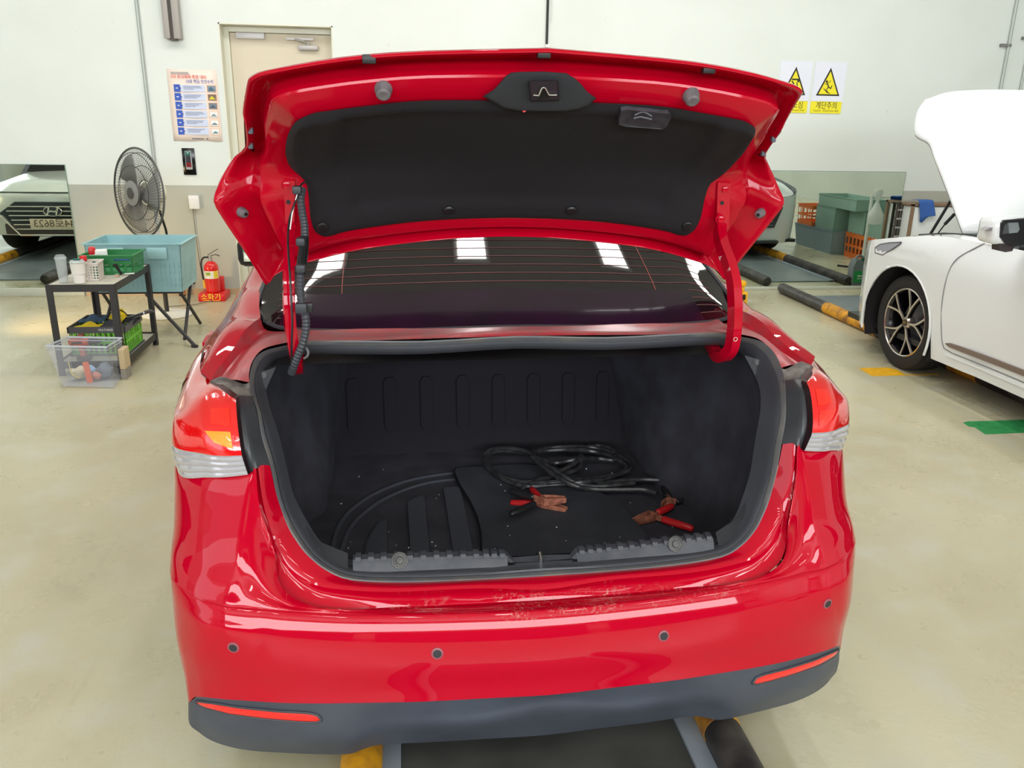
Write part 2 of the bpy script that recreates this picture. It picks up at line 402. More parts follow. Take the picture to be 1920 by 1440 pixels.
for k in range(6):
    z = .146-k*.073
    MB().box((-.165, -.0105, z-.031), (-.112, -.0085, z+.031)).prism([(-.112, -.0105, z+.008), (-.112, -.0105, z-.008), (-.102, -.0105, z)], (0, .002, 0)).obj('row_marker', BLU, t, smooth=0)
    MB().box((-.104, -.010, z-.029), (.10, -.0085, z+.029)).obj('row_panel', PBL, t, smooth=0)
    MB().box((-.148, -.0112, z-.004), (-.130, -.0104, z+.004)).obj('marker_print', WHITE, t, smooth=0)
    q = MB()
    for zz, ww in ((.014, .15), (.003, .16-.02*(k % 3)), (-.009, .09+.02*(k % 2))): q.box((-.085, -.0106, z+zz), (-.085+ww, -.0099, z+zz+.004))
    q.obj('small_print', GRT, t, smooth=0)
    MB().box((.118, -.0102, z-.029), (.196, -.0085, z+.029)).obj('picture_frame', mat('print_orange', (232, 170, 130), .6), t, smooth=0)
    MB().box((.122, -.0108, z-.025), (.192, -.009, z+.025)).obj('picture', mat('print_picture_%d' % k, (234, 234, 230) if k > 2 else pics[k], .6), t, smooth=0)
    q = MB().prism([(.128, -.0112, z-.018), (.14+.006*k, -.0112, z+.006), (.156, -.0112, z+.016-.003*k), (.17, -.0112, z-.002), (.188, -.0112, z-.016)], (0, .001, 0))
    q.obj('picture_shape', mat('print_shape_%d' % k, (pics[k][0]*.6, pics[k][1]*.7, pics[k][2]*.75) if k != 1 else (214, 200, 60), .6), t, smooth=0)
MB().box((-.05, -.0095, -.288), (.05, -.0085, -.281)).box((.075, -.0095, -.29), (.087, -.0085, -.279)).obj('small_print', GRT, t, smooth=0)

# ---- two warning signs
YEL = mat('sign_yellow', (238, 224, 40), .5); SWH = mat('sign_white', (228, 230, 240), .5); SBK = mat('sign_black', (40, 38, 36), .5)
def warn(x, label, ko, en, step):
    t = thing('warning_sign', label, 'sign', (x, YW, 2.0))
    MB().box((-.163, -.006, -.13), (.163, -.001, .232)).obj('backing', SWH, t, smooth=0)
    tri = lambda s, y: [(0, y, .178*s+.012*(1-s)), (-.122*s, y, -.072*s+.0*(1-s)), (.122*s, y, -.072*s)]
    MB().prism([(0, -.008, .18), (-.122, -.008, -.078), (.122, -.008, -.078)], (0, .0025, 0)).obj('triangle_border', SBK, t, smooth=0)
    MB().prism([(0, -.0095, .146), (-.099, -.0095, -.064), (.099, -.0095, -.064)], (0, .002, 0)).obj('triangle', YEL, t, smooth=0)
    p = MB()
    if step:
        p.lathe([(.0, -.0115), (.012, -.0115), (.012, -.0095), (0, -.0095)], 12, (-.028, 0, .052), 'Y')
        for a, b_, r in (((-.022, .038), (-.004, .006), .007), ((-.004, .006), (.022, -.012), .006), ((.022, -.012), (.03, .018), .005), ((-.018, .032), (.012, .062), .0035), ((-.018, .03), (-.045, .03), .0035), ((-.03, -.02), (.0, -.05), .004), ((-.004, .004), (-.018, -.018), .006)):
            p.tube([(a[0], -.0105, a[1]), (b_[0], -.0105, b_[1])], r*.8, 6)
        p.tube([(-.052, -.0105, -.012), (-.012, -.0105, -.048), (.018, -.0105, -.056)], .003, 6)
    else:
        p.box((-.034, -.0115, .058), (.044, -.0095, .072)).box((.024, -.0115, .04), (.044, -.0095, .06))
        p.lathe([(.0, -.0115), (.013, -.0115), (.013, -.0095), (0, -.0095)], 12, (-.012, 0, -.012), 'Y')
        p.tube([(-.032, -.0105, .05), (-.008, -.0105, .022), (-.012, -.0105, .0)], .006, 6).tube([(.02, -.0105, .04), (.03, -.0105, .0), (.01, -.0105, -.03)], .005, 6).tube([(-.01, -.0105, -.02), (.0, -.0105, -.05)], .009, 6)
    p.obj('pictogram', SBK, t)
    MB().box((-.163, -.008, -.242), (.157, -.001, -.132)).obj('caption_panel', YEL, t, smooth=0)
    text('lettering', ko, .075, SBK, t, wallM(0, -.0085, -.172), .215)
    text('lettering', en, .026, mat('sign_small_print', (110, 104, 40), .6), t, wallM(0, -.0085, -.217), .26)
    return t
warn(3.81, 'yellow and white overhead hazard sign partly hidden by the lid edge', '머리조심', 'Caution - Mind your head', False)
warn(4.165, 'yellow and white stair warning sign reading 계단주의', '계단주의', 'Caution - Watch your step', True)

# ---- access reader and switch
t = thing('access_reader', 'black wall plate with a slim keycard reader under the poster', 'card reader', (-1.92, YW, 1.23))
MB().box((-.055, -.012, -.118), (.055, 0, .118), .002).obj('plate', mat('gloss_black', (14, 12, 14), .15), t)
MB().box((-.026, -.034, -.07), (.03, -.012, .095), .005).obj('reader_case', mat('silver_plastic', (178, 180, 180), .4, .2), t)
MB().box((-.02, -.036, .052), (.024, -.0335, .09)).obj('green_display', mat('display_green', (20, 92, 78), .3), t, smooth=0)
MB().box((-.02, -.036, -.006), (.024, -.0335, .052)).obj('keypad', mat('keypad_dark', (44, 44, 50), .3), t, smooth=0)
MB().box((-.02, -.036, -.048), (.024, -.0335, -.006)).obj('red_scanner', mat('scanner_red', (120, 16, 26), .3), t, smooth=0)
MB().box((-.006, -.038, .074), (.01, -.0355, .081)).obj('status_light', WHITE, t, smooth=0)
t = thing('wall_socket_box', 'small white box on the grey wall band with a cord below', 'socket box', (-1.905, YW, .868))
MB().box((-.045, -.045, -.06), (.045, 0, .062), .004).obj('box', WHITE, t)
MB().box((-.043, -.047, .03), (.043, -.044, .058)).obj('flap', mat('white_flap', (246, 246, 246), .3), t, smooth=0)
MB().tube([(-.02, -.02, -.06), (-.018, -.015, -.3), (-.01, -.02, -.55), (.03, -.05, -.78), (.1, -.12, -.845), (.2, -.28, -.855), (.05, -.5, -.857), (-.2, -.6, -.857)], .004, 6).obj('cord', mat('grey_cord', (120, 116, 104), .5), t)

# ---- mirrors on the wall
MIR = mat('mirror_silvering', (226, 236, 228), .015, 1); MEDGE = mat('mirror_green_edge', (120, 146, 128), .3)
def wmirror(x0, x1, z0, z1, label):
    t = thing('wall_mirror', label, 'mirror', (x0, YW, 0))
    MB().box((0, -.012, z0), (x1-x0, -.006, z1)).obj('glass', MIR, t, smooth=0)
    MB().box((-.003, -.0125, z1), (x1-x0+.003, -.0005, z1+.004)).box((x1-x0, -.0125, z0), (x1-x0+.004, -.0005, z1)).box((-.004, -.0125, z0), (0, -.0005, z1)).box((0, -.006, z0), (x1-x0, -.0005, z1)).obj('polished_edge', MEDGE, t, smooth=0)
    MB().box((-.02, -.03, 0), (x1-x0+.02, -.001, z0), .003).obj('base_rail', mat('mirror_rail', (196, 200, 184), .5), t)
wmirror(-8.2, -2.998, .075, 1.188, 'frameless wall mirror beside the fan showing a parked car')
wmirror(2.2, 5.115, .03, 1.203, 'frameless wall mirror showing stacked crates beside the white car')
# skirting strip along the wall foot
struct(MB().box((-2.96, YW-.02, 0), (DX0, YW, .055)).obj('baseboard_back', mat('tan_skirting', (188, 160, 128), .5), smooth=0))
struct(MB().box((DX1, YW-.02, 0), (2.15, YW, .055)).obj('baseboard_back', mat('tan_skirting', (188, 160, 128), .5), smooth=0))

# ================================================================ red car
car = thing('sedan', 'red sedan in the middle with its trunk lid raised and trunk open', 'car', tuple(c2w((0, V0, 0))), CA)
def P_(m, name, mt, parent=None, smooth=35, off=0, **k):   # part given in (u, v, w) with v absolute
    m.v = [Vector((p.x, p.y-V0, p.z)) for p in m.v]
    return m.obj(name, mt, parent or car, smooth, **k)
def worn_red():
    m, nt, b = node_mat('red_paint_with_lip_scratches', .3)
    b.inputs['Coat Weight'].default_value = 1; b.inputs['Coat IOR'].default_value = 1.42; b.inputs['Specular IOR Level'].default_value = 0
    tc = nt.nodes.new('ShaderNodeTexCoord'); sp = nt.nodes.new('ShaderNodeSeparateXYZ'); nt.links.new(tc.outputs['Object'], sp.inputs[0])
    n1 = noise(nt, tc.outputs['Object'], 60, 8, .75, 1.5); n2 = noise(nt, tc.outputs['Object'], 6, 3)
    band = mth(nt, 'SUBTRACT', 1.0, mth(nt, 'MULTIPLY', mth(nt, 'ABSOLUTE', mth(nt, 'SUBTRACT', sp.outputs['Z'],.600)), 60))
    ux = mth(nt, 'SUBTRACT', 1.0, rng(nt, mth(nt, 'ABSOLUTE', sp.outputs['X']), .36, .52))
    f = mth(nt, 'MULTIPLY', mth(nt, 'MULTIPLY', rng(nt, band, 0, 1), ux), mth(nt, 'MULTIPLY', rng(nt, n1, .53, .62), rng(nt, n2, .42, .56)))
    nt.links.new(mixc(nt, f, lin((180, 2, 34)), lin((190, 140, 132))), b.inputs['Base Color'])
    nt.links.new(rng(nt, f, 0, 1, 1, 0), b.inputs['Coat Weight'])
    return m
REDW = worn_red()
DUSTY = mat('dusty_red_paint', (176, 22, 40), .45, coat=.5, crough=.25, var=.5, vscale=16, vc=(150, 58, 64))
DIRT = mat('dusty_grey_flange', (132, 126, 120), .7, var=.6, vscale=30, vc=(82, 78, 76))
plan_pts = [(0, 0), (.15, .004), (.253, .012), (.40, .028), (.508, .046), (.60, .066), (.66, .083), (.70, .097), (.75, .122), (.79, .152), (.82, .185), (.845, .225), (.865, .285), (.88, .37), (.888, .50), (.893, .9)]
def plan(u):
    u = abs(u)
    for (a, x), (b, y) in zip(plan_pts, plan_pts[1:]):
        if u <= b: return x+(y-x)*(u-a)/(b-a)
    return plan_pts[-1][1]
# control rows of the bumper, centre -> side (16 nodes)
gap = [Vector((0, 1.60, .597))]+Ls([(900, 1136, 1.60), (733, 1143, 1.60), (620, 1142, 1.60), (577, 1133, 1.605), (540, 1113, 1.615), (521, 1083, 1.632), (513, 1037, 1.655), (487, 960, 1.70), (477, 880, 1.725)])
T = gap+[L(465, 896, 1.722), L(391, 902, 1.765), L(335, 893, 1.85), Vector((.868, 1.98, .855)), Vector((.882, 2.08, .858)), Vector((.889, 2.17, .858))]
un = [0, .11, .28, .42, .49, .555, .60, .64, .67, .695, .72, .775, .825, .862, .884, .893]
def rowv(vb, wf, us, k=1.0): return [Vector((u, vb+plan(u)*k + (0 if i < 13 else (0, .06, .18, .50)[i-12]*0), w_)) for i, (u, w_) in enumerate(zip(us, wf))]
def lerp(a, b, t): return a+(b-a)*t
Cw = [.606, .606, .606, .606, .606, .607, .608, .609, .611, .613, .616, .619, .623, .63, .64, .64]
CRv = [1.554+plan(u)-(.004*max(0, i-7)) for i, u in enumerate(un)]
for i, v in ((12, 1.76), (13, 1.90), (14, 2.05), (15, 2.17)): CRv[i] = v
un2 = list(un); un2[12] = .848; un2[13] = .878; un2[14] = .892; un2[15] = .896
CR = [Vector((u, v, w_)) for u, v, w_ in zip(un2, CRv, Cw)]
MID = [T[i].lerp(CR[i], .55)+Vector((0, .012 if i > 4 else .004, -.012 if i > 4 else -.001)) for i in range(16)]
MID2 = [T[i].lerp(CR[i], .85)+Vector((0, .002, -.004 if i > 4 else .0005)) for i in range(16)]
F0 = [Vector((p.x, p.y-.006*(1 if i < 12 else .3), p.z-.004)) for i, p in enumerate(CR)]
F0b = [Vector((p.x, p.y-.018*(1 if i < 12 else .3), p.z-.026)) for i, p in enumerate(CR)]
F1 = [Vector((p.x, p.y-.029*(1 if i < 12 else .3), p.z-.056)) for i, p in enumerate(CR)]
Rr = [L(1020, 1301, 1.512)]+Ls([(900, 1310, 1.517), (780, 1316, 1.528), (667, 1318, 1.548), (600, 1319, 1.562), (533, 1318, 1.58), (480, 1315, 1.60), (450, 1313, 1.615), (420, 1311, 1.635), (400, 1309, 1.652), (380, 1307, 1.672), (365, 1307, 1.70), (352, 1311, 1.74)])+[Vector((.852, 1.86, .345)), Vector((.864, 2.02, .335)), Vector((.868, 2.17, .335))]
Rr[0] = Vector((0, 1.51, Rr[1].z))
F2 = [lerp(F1[i], Rr[i], .38)+Vector((.004 if i > 10 else 0, -.005, 0)) for i in range(16)]
F3 = [lerp(F1[i], Rr[i], .75) for i in range(16)]
TH = [p+Vector((0, .012, -.02)) for p in T]
bump_rows = [sym(r) for r in (TH, T, MID, MID2, CR, F0, F0b, F1, F2, F3, Rr)]
def dense(rows, nu=4, nv=4): return surf(rows, nu, nv)
bump_g = dense(bump_rows)
bumper = P_(MB().grid(bump_g), 'rear_bumper', REDW, smooth=50)
# lower black valance
Bb = [Vector((0, 1.60, .225))]+Ls([(900, 1386, 1.605), (819, 1391, 1.608), (717, 1396, 1.613), (683, 1404, 1.612), (650, 1414, 1.61), (567, 1413, 1.635), (467, 1407, 1.675), (407, 1393, 1.70), (373, 1373, 1.72), (353, 1347, 1.75)])+[Vector((.848, 1.86, .27)), Vector((.858, 2.02, .25)), Vector((.864, 2.17, .25))]
Mm = [Vector((0, 1.535, .345))]+Ls([(900, 1358, 1.538), (819, 1362, 1.545), (717, 1370, 1.558), (683, 1378, 1.562), (650, 1386, 1.568), (567, 1386, 1.592), (467, 1380, 1.635), (407, 1368, 1.668), (373, 1350, 1.70), (353, 1332, 1.742)])+[Vector((.852, 1.86, .31)), Vector((.861, 2.02, .29)), Vector((.866, 2.17, .29))]
M0 = [Vector((0, 1.53, .385))]+Ls([(900, 1335, 1.533), (819, 1338, 1.538), (717, 1341, 1.548), (683, 1343, 1.553), (650, 1345, 1.558), (567, 1346, 1.582), (467, 1342, 1.62), (407, 1334, 1.657), (373, 1324, 1.695), (353, 1316, 1.742)])+[Vector((.852, 1.86, .33)), Vector((.863, 2.02, .315)), Vector((.867, 2.17, .315))]
Rv = [Vector((0, 1.518, Rr[0].z-.002))]+[Vector((p.x, p.y+.006, p.z-.001)) for p in Ls([(900, 1310, 1.517), (819, 1314, 1.524), (717, 1318, 1.538), (683, 1318, 1.545), (650, 1318, 1.552), (567, 1319, 1.57), (467, 1314.5, 1.607), (407, 1309.5, 1.645), (373, 1307, 1.68), (353, 1311, 1.738)])]+[Vector((.850, 1.86, .345)), Vector((.862, 2.02, .335)), Vector((.866, 2.17, .335))]
Ub = [Vector((p.x*.985, p.y+.10, p.z+.012)) for p in Bb]; Ub2 = [Vector((p.x*.96, p.y+.45, p.z+.06)) for p in Bb]
val_g = dense([sym(r) for r in (Rv, M0, Mm, Bb)])
VAL = mat('dark_grey_bumper_plastic', (72, 77, 88), .42, bump=.08, bscale=1200, var=.25, vscale=5)
valm = MB().grid(val_g).grid(surf([sym(Bb), sym(Ub), sym(Ub2)], 4, 1)); valance = P_(valm, 'lower_bumper_cover', VAL, smooth=50); tag(valance, 'dark grey plastic lower bumper cover')
# surfaces used to lay small fittings on: a ray of the camera is cut with them once, the point found is a point of the car
def bvh(g):
    n = len(g[0]); vs = [p for r in g for p in r]
    return BVHTree.FromPolygons([tuple(p) for p in vs], [(i*n+j, i*n+j+1, (i+1)*n+j+1, (i+1)*n+j) for i in range(len(g)-1) for j in range(n-1)])
def on(bv, x, y):
    r = ray(x, y); d = Vector((r.dot(NU), r.dot(NV), r.z)).normalized(); o = Vector((-KU, 0, HC))
    h = bv.ray_cast(o, d)
    if h[0] is None: return None
    nn = h[1] if h[1].dot(d) < 0 else -h[1]
    return h[0], nn
def strip_on(bv, top, bot, n, lift, thick, flip=False):
    a = resample([Vector((x, y, 0)) for x, y in top], n); b = resample([Vector((x, y, 0)) for x, y in bot], n)
    rows = []
    for k in range(5):
        row = []
        for i in range(n):
            p = a[i].lerp(b[i], k/4); h = on(bv, p.x, p.y)
            if h is None: h = (row[-1], Vector((0, -1, 0))) if row else (cv(p.x, p.y, 1.74), Vector((0, -1, 0)))
            q = h[0]+h[1]*(lift+(thick if 0 < k < 4 and 0 < i < n-1 else 0)); row.append(q)
        rows.append(row)
    return MB().grid(rows)
bvV = bvh(val_g); bvB = bvh(bump_g)
RFL = mat('red_reflector', (238, 14, 18), .18, coat=1, bump=.35, bscale=420)
rtop = [(368, 1313), (400, 1317), (450, 1325), (520, 1332), (575, 1335), (594, 1338), (603, 1348)]
rbot = [(366, 1315), (385, 1326), (430, 1338), (500, 1347), (560, 1352), (590, 1353), (603, 1350)]
rf = strip_on(bvV, rtop, rbot, 22, .0015, .003)
rf.v = [Vector((p.x, p.y, p.z)) for p in rf.v]
rf2 = MB().add([Vector((-p.x, p.y, p.z)) for p in rf.v], rf.f)
rg = MB().tube([p+Vector((0, -.001, 0)) for p in (rf.v[:22]+rf.v[-1:-23:-1])], .0028, 6, closed=True)
for a, b_, nm in ((rf, rg, 1), (rf2, MB().add([Vector((-p.x, p.y, p.z)) for p in rg.v], rg.f), 2)):
    o = P_(a, 'rear_reflector', RFL); P_(b_, 'reflector_rim', PLAS, o)
    o['label'] = 'slim bright red reflector'
# parking sensors
SR = mat('sensor_ring', (150, 80, 90), .4); SF = mat('sensor_face', (44, 44, 48), .5)
for x, y in ((438, 1213.5), (820, 1225), (1244, 1192), (1551, 1131.5)):
    h = on(bvB, x, y)
    if not h: continue
    q = h[1].to_track_quat('Z', 'Y').to_matrix()
    o = P_(MB().lathe([(0, .0), (.0095, .0), (.0095, .0032), (0, .0036)], 20, h[0], M=q), 'parking_sensor', SF)
    P_(MB().lathe([(.0095, .0), (.0135, .0002), (.013, .0022), (.0095, .0032)], 20, h[0], M=q, cap=False), 'sensor_ring', SR, o)
# ---------------------------------------------------------------- body round the trunk mouth
so = [Vector((0, 1.645, .635))]+Ls([(900, 1087, 1.645), (800, 1091, 1.645), (683, 1090, 1.65), (610, 1068, 1.665), (570, 1035, 1.69), (546, 1000, 1.715), (525, 955, 1.735), (507, 873, 1.75)])
e2 = [Vector((0, 1.61, .622))]+Ls([(900, 1103, 1.61), (733, 1110, 1.612), (620, 1103, 1.63), (577, 1090, 1.645), (548, 1068, 1.66), (529, 1042, 1.675), (513, 1010, 1.69), (494, 945, 1.705), (484, 878, 1.728)])
so10 = resample(so, 10); e2r = e2
so10 = [Vector((0, 1.645, .635))]+Ls([(900, 1087, 1.645), (760, 1092, 1.645), (660, 1088, 1.652), (612, 1070, 1.665), (577, 1042, 1.685), (555, 1014, 1.705), (538, 984, 1.722), (519, 930, 1.74), (506, 873, 1.75)])
lip = [so10[i].lerp(e2r[i], .7)+Vector((0, .0, .006)) for i in range(10)]
wall_in = [p+Vector((0, .012, -.01)) for p in gap]
panel = surf([sym(r) for r in (so10, lip, e2r)], 4, 3)
panel2 = surf([sym(r) for r in (e2r, [e2r[i].lerp(gap[i], .5)+Vector((0, .016, -.002)) for i in range(10)], wall_in)], 4, 3)
P_(MB().grid(panel).grid(panel2), 'rear_body_panel', REDW, smooth=28)
# seal loop: outer, crown and inner curves (right half, top centre -> down -> bottom centre)
souter = [Vector((0, 2.105, 1.082))]+Ls([(795, 639, 2.10), (640, 638, 2.09), (576, 639, 2.075), (534, 648, 2.05), (498, 657, 2.02), (480, 670, 1.99), (470.6, 691, 1.95), (468, 717, 1.91), (473, 742, 1.865), (482, 769, 1.82), (491, 821, 1.785), (507, 873, 1.755), (519, 930, 1.742), (538, 984, 1.722), (555, 1014, 1.705), (577, 1042, 1.685), (612, 1070, 1.665), (660, 1088, 1.652), (760, 1092, 1.645), (900, 1087, 1.645)])+[Vector((0, 1.645, .635))]
souter[0] = Vector((0, 2.10, souter[1].z+.008))
sinner = [Vector((0, 2.13, 1.035))]+Ls([(795, 664, 2.12), (640, 664, 2.12), (576, 664, 2.115), (545, 667, 2.11), (512, 676, 2.09), (499, 692, 2.055), (493, 710, 2.02), (491, 730, 1.98), (494, 750, 1.935), (501, 776, 1.885), (513, 816, 1.84), (526, 864, 1.82), (541, 930, 1.795), (556, 966, 1.775), (571, 993, 1.755), (592, 1025, 1.73), (624, 1052, 1.71), (668, 1068, 1.695), (760, 1071, 1.685), (900, 1067, 1.68)])+[Vector((0, 1.68, .647))]
sinner[0] = Vector((0, 2.125, sinner[1].z+.008))
def full_loop(h): return h+[Vector((-p.x, p.y, p.z)) for p in reversed(h[1:-1])]
def ring_mesh(loops, closed=True, ns=3):
    LL = []
    for lp in loops:
        n = len(lp); ext = [lp[-1]]+lp+[lp[0], lp[1]]; out = []
        for i in range(1, n+1):
            p0, p1, p2, p3 = ext[i-1], ext[i], ext[i+1], ext[min(i+2, len(ext)-1)]
            for k in range(ns):
                t = k/ns; out.append(.5*((2*p1)+(p2-p0)*t+(2*p0-5*p1+4*p2-p3)*t*t+(3*p1-p0-3*p2+p3)*t**3))
        LL.append(out+[out[0]])
    return MB().grid(LL)
SO, SI = full_loop(souter), full_loop(sinner)
def blend(t, up): return [a.lerp(b, t)+Vector((0, -.9, .45))*up for a, b in zip(SO, SI)]
P_(ring_mesh([[p+Vector((0, .015, -.01)) for p in SO], SO, blend(.15, .006), blend(.35, .001), blend(.45, .0)]), 'weatherstrip_flange', SEALM, smooth=50)
P_(ring_mesh([blend(.40, .0), blend(.5, .014), blend(.68, .018), blend(.85, .008), SI, [a+(a-b)*.2+Vector((0, .03, 0)) for a, b in zip(SI, SO)]]), 'weatherstrip', mat('dark_grey_seal_rubber', (74, 76, 83), .5, bump=.1, bscale=200), smooth=60)
# ---------------------------------------------------------------- tail lamps and their surrounds
LRED = mat('lamp_red_lens', (222, 6, 11), .08, coat=1, bump=.12, bscale=160, spec=.8); LCLR = mat('lamp_clear_lens', (180, 178, 184), .14, .25, coat=1)
LAMB = mat('amber_lens_glow', (246, 150, 24), .1, coat=1, bump=.6, bscale=220); LAMR = mat('lamp_orange_glow', (234, 32, 14), .1, coat=1, bump=.5, bscale=200)
lamp_rows = [
    [L(465, 890, 1.722), L(430, 894, 1.735), L(391, 895, 1.765), L(335, 888, 1.85), Vector((.871, 2.06, .868))],
    [L(459, 872, 1.716), L(425, 875, 1.728), L(385, 872, 1.760), L(324, 860, 1.852), Vector((.872, 2.06, .895))],
    [L(453.6, 854, 1.712), L(417, 855, 1.722), L(378, 850, 1.755), L(322, 832, 1.853), Vector((.872, 2.06, .925))],
    [L(449, 825, 1.724), L(412, 822, 1.735), L(372, 815, 1.768), L(323, 805, 1.862), Vector((.869, 2.06, .95))],
    [L(445, 790, 1.750), L(408, 785, 1.765), L(372, 780, 1.80), L(327, 784, 1.876), Vector((.866, 2.08, .965))],
    [L(443, 765, 1.775), L(412, 753, 1.80), L(374, 748, 1.845), L(333, 764, 1.93), Vector((.860, 2.12, .99))],
    [L(442, 750, 1.80), L(418, 737, 1.825), L(389, 725, 1.885), L(351, 728, 1.975), Vector((.846, 2.14, 1.02))],
    [L(438, 746, 1.81), L(418, 732, 1.84), L(397, 716, 1.925), L(376, 697, 2.02), Vector((.822, 2.16, 1.05))]]
lamp_g = surf(lamp_rows, 6, 6)
def sub_grid(g, r0, r1, c0=0, c1=None): return [r[c0:c1] for r in g[r0:r1+1]]
nR = len(lamp_g)
bvL = bvh([[Vector((-p.x, p.y, p.z)) for p in r] for r in lamp_g])
def patch_on(bv, quad, nx, ny, lift):
    a, b, c, d = [Vector((*q, 0)) for q in quad]; rows = []
    for j in range(ny+1):
        row = []
        for i in range(nx+1):
            p = a.lerp(b, i/nx).lerp(d.lerp(c, i/nx), j/ny); h = on(bv, p.x, p.y)
            if h is None: h = (row[-1] if row else rows[-1][0], Vector((0, -1, 0))); row.append(h[0]); continue
            row.append(h[0]+h[1]*lift)
        rows.append(row)
    return MB().grid(rows)
inner_glow = [patch_on(bvL, [(384, 808), (432, 810), (437, 842), (402, 830)], 8, 6, .0012), patch_on(bvL, [(396, 766), (430, 764), (432, 800), (394, 796)], 8, 6, .0012)]  # bulb glow behind the lens painted as amber and orange inserts
for sd in (-1, 1):
    fl = (lambda q: [[Vector((sd*p.x, p.y, p.z)) for p in r] for r in q])
    lamp = P_(MB().grid(fl(lamp_g[12-1:12+1] if False else [[p+Vector((0, .03, 0)) for p in r] for r in lamp_g[::6]])), 'tail_lamp', mat('lamp_housing_dark', (60, 10, 14), .5))
    P_(MB().grid(fl(lamp_g[12:])).grid(fl([[p for p in lamp_g[12]], [p+Vector((0, .03, 0)) for p in lamp_g[12]]])), 'red_lens', LRED, lamp, smooth=60)
    cl = MB()
    gR = lamp_g[0:13]; rr = []
    for i, r in enumerate(gR):
        rr.append([p+Vector((0, (.004 if i % 3 == 2 else 0) if i < 12 else 0, 0)) for p in r])
    o = P_(MB().grid(fl(rr)), 'clear_lens', LCLR, lamp, smooth=20); o['label'] = 'clear ribbed reversing lens'
    # inner side return of the lamp
    P_(MB().grid(fl([[r[0] for r in lamp_g], [r[0]+Vector((-.004, .02, 0)) for r in lamp_g]])), 'lens_side', mat('lamp_side_smoke', (40, 20, 24), .4), lamp)
    for i, q in enumerate(inner_glow):
        o = P_(MB().add([Vector(((-sd)*p.x, p.y, p.z)) for p in q.v], q.f), 'glow_insert', (LAMB if i == 0 and sd < 0 else LAMR), lamp, smooth=60)
    # black trim between lamp and seal
    lensE = [L(437, 745, 1.835), L(444, 765, 1.79), L(447, 790, 1.765), L(451, 825, 1.738), L(456, 854, 1.728), L(467, 894, 1.735)]
    rid = [L(455, 742, 1.845), L(457, 765, 1.80), L(460, 790, 1.772), L(466, 825, 1.745), L(471, 854, 1.732), L(478, 879, 1.725)]
    sea = [L(476, 742, 1.87), L(480, 765, 1.828), L(485, 793, 1.802), L(491, 822, 1.785), L(499, 848, 1.768), L(507, 873, 1.752)]
    cg = [[a+Vector((0, .03, 0)) for a in lensE], [a+Vector((0, .008, 0)) for a in lensE], [p+Vector((0, .0, 0)) for p in rid], [a.lerp(b, .5)+Vector((0, -.002, 0)) for a, b in zip(rid, sea)], sea]
    P_(MB().grid(fl(surf(cg, 3, 3))), 'lamp_side_trim', mat('satin_black_trim', (56, 58, 62), .38, spec=.5), smooth=18)
    # dusty flange over the lamp
    fg = [[L(394, 716, 1.925), L(404, 729, 1.875), L(437, 745, 1.845), L(455, 748, 1.845), L(476, 745, 1.87)],
          [L(400, 712, 1.935), L(415, 716, 1.90), L(440, 728, 1.875), L(456, 735, 1.872), L(472, 735, 1.895)],
          [L(412, 706, 1.945), L(424, 708, 1.935), L(445, 716, 1.92), L(458, 720, 1.92), L(468, 717, 1.915)]]
    P_(MB().grid(fl(surf(fg, 4, 3))), 'lamp_flange', DIRT, smooth=50)
    # recessed red gutter between quarter panel and seal
    qa = [L(394, 714, 1.93), L(415, 683, 2.02), L(440, 650, 2.09), L(457, 622, 2.14), L(476, 604, 2.19), L(488, 596, 2.235)]
    qb = [L(412, 706, 1.95), L(430, 682, 2.02), L(452, 655, 2.08), L(468, 636, 2.13), L(485, 620, 2.17), L(500, 612, 2.21)]
    qb = [p+Vector((0, .01, -.014)) for p in qb]
    qc = [L(468, 717, 1.918), L(467, 700, 1.945), L(474, 676, 1.99), L(494, 654, 2.03), L(534, 643, 2.06), L(585, 634, 2.10)]
    qc2 = [L(440, 712, 1.935), L(446, 690, 1.98), L(458, 668, 2.03), L(478, 645, 2.08), L(508, 630, 2.13), L(560, 622, 2.18)]
    P_(MB().grid(fl(surf([qa, qb, qc2, qc], 4, 4))), 'trunk_gutter', DUSTY, smooth=24)
    # quarter panel and C pillar
    Q0 = qa+[L(486, 575, 2.31), L(488, 545, 2.42), L(500, 515, 2.55), Vector((.60, 2.85, 1.375)), Vector((.56, 3.15, 1.425))]
    Q1 = [L(377, 696, 2.02), L(385, 674, 2.10), L(392, 652, 2.18), L(400, 636, 2.25), L(410, 620, 2.32), L(420, 606, 2.39), L(430, 592, 2.47), L(441, 568, 2.58), L(453, 540, 2.72), Vector((.66, 2.92, 1.36)), Vector((.60, 3.2, 1.41))]
    Q2 = [Vector((.866, 2.09, .97)), Vector((.868, 2.15, .975)), Vector((.868, 2.22, .98)), Vector((.868, 2.3, .98)), Vector((.868, 2.4, .985)), Vector((.868, 2.5, .985)), Vector((.866, 2.6, .985)), Vector((.864, 2.75, .985)), Vector((.862, 2.9, .985)), Vector((.86, 3.1, .98)), Vector((.86, 3.3, .975))]
    Q3 = [Vector((p.x+.022, p.y+.0, .86)) for p in Q2]; Q3[0].x = .884; Q3[0].y = 2.06
    Q4 = [Vector((p.x+.026, max(p.y, 2.12), .80)) for p in Q2]
    P_(MB().grid(fl(surf([Q0, [a.lerp(b, .45)+Vector((.012, 0, .012)) for a, b in zip(Q0, Q1)], Q1, [a.lerp(b, .5)+Vector((.01, 0, .006)) for a, b in zip(Q1, Q2)], Q2, Q3, Q4], 3, 3))), 'quarter_panel', RED, smooth=30)
    # inner hinge-side bolt
    for a, b_ in (((493.5, 703), 1.99),):
        p = L(a[0], a[1], 2.02); P_(MB().lathe([(0, -.004), (.008, -.004), (.010, .004)], 12, (sd*p.x, p.y, p.z), 'Y'), 'trim_clip', SEALM)
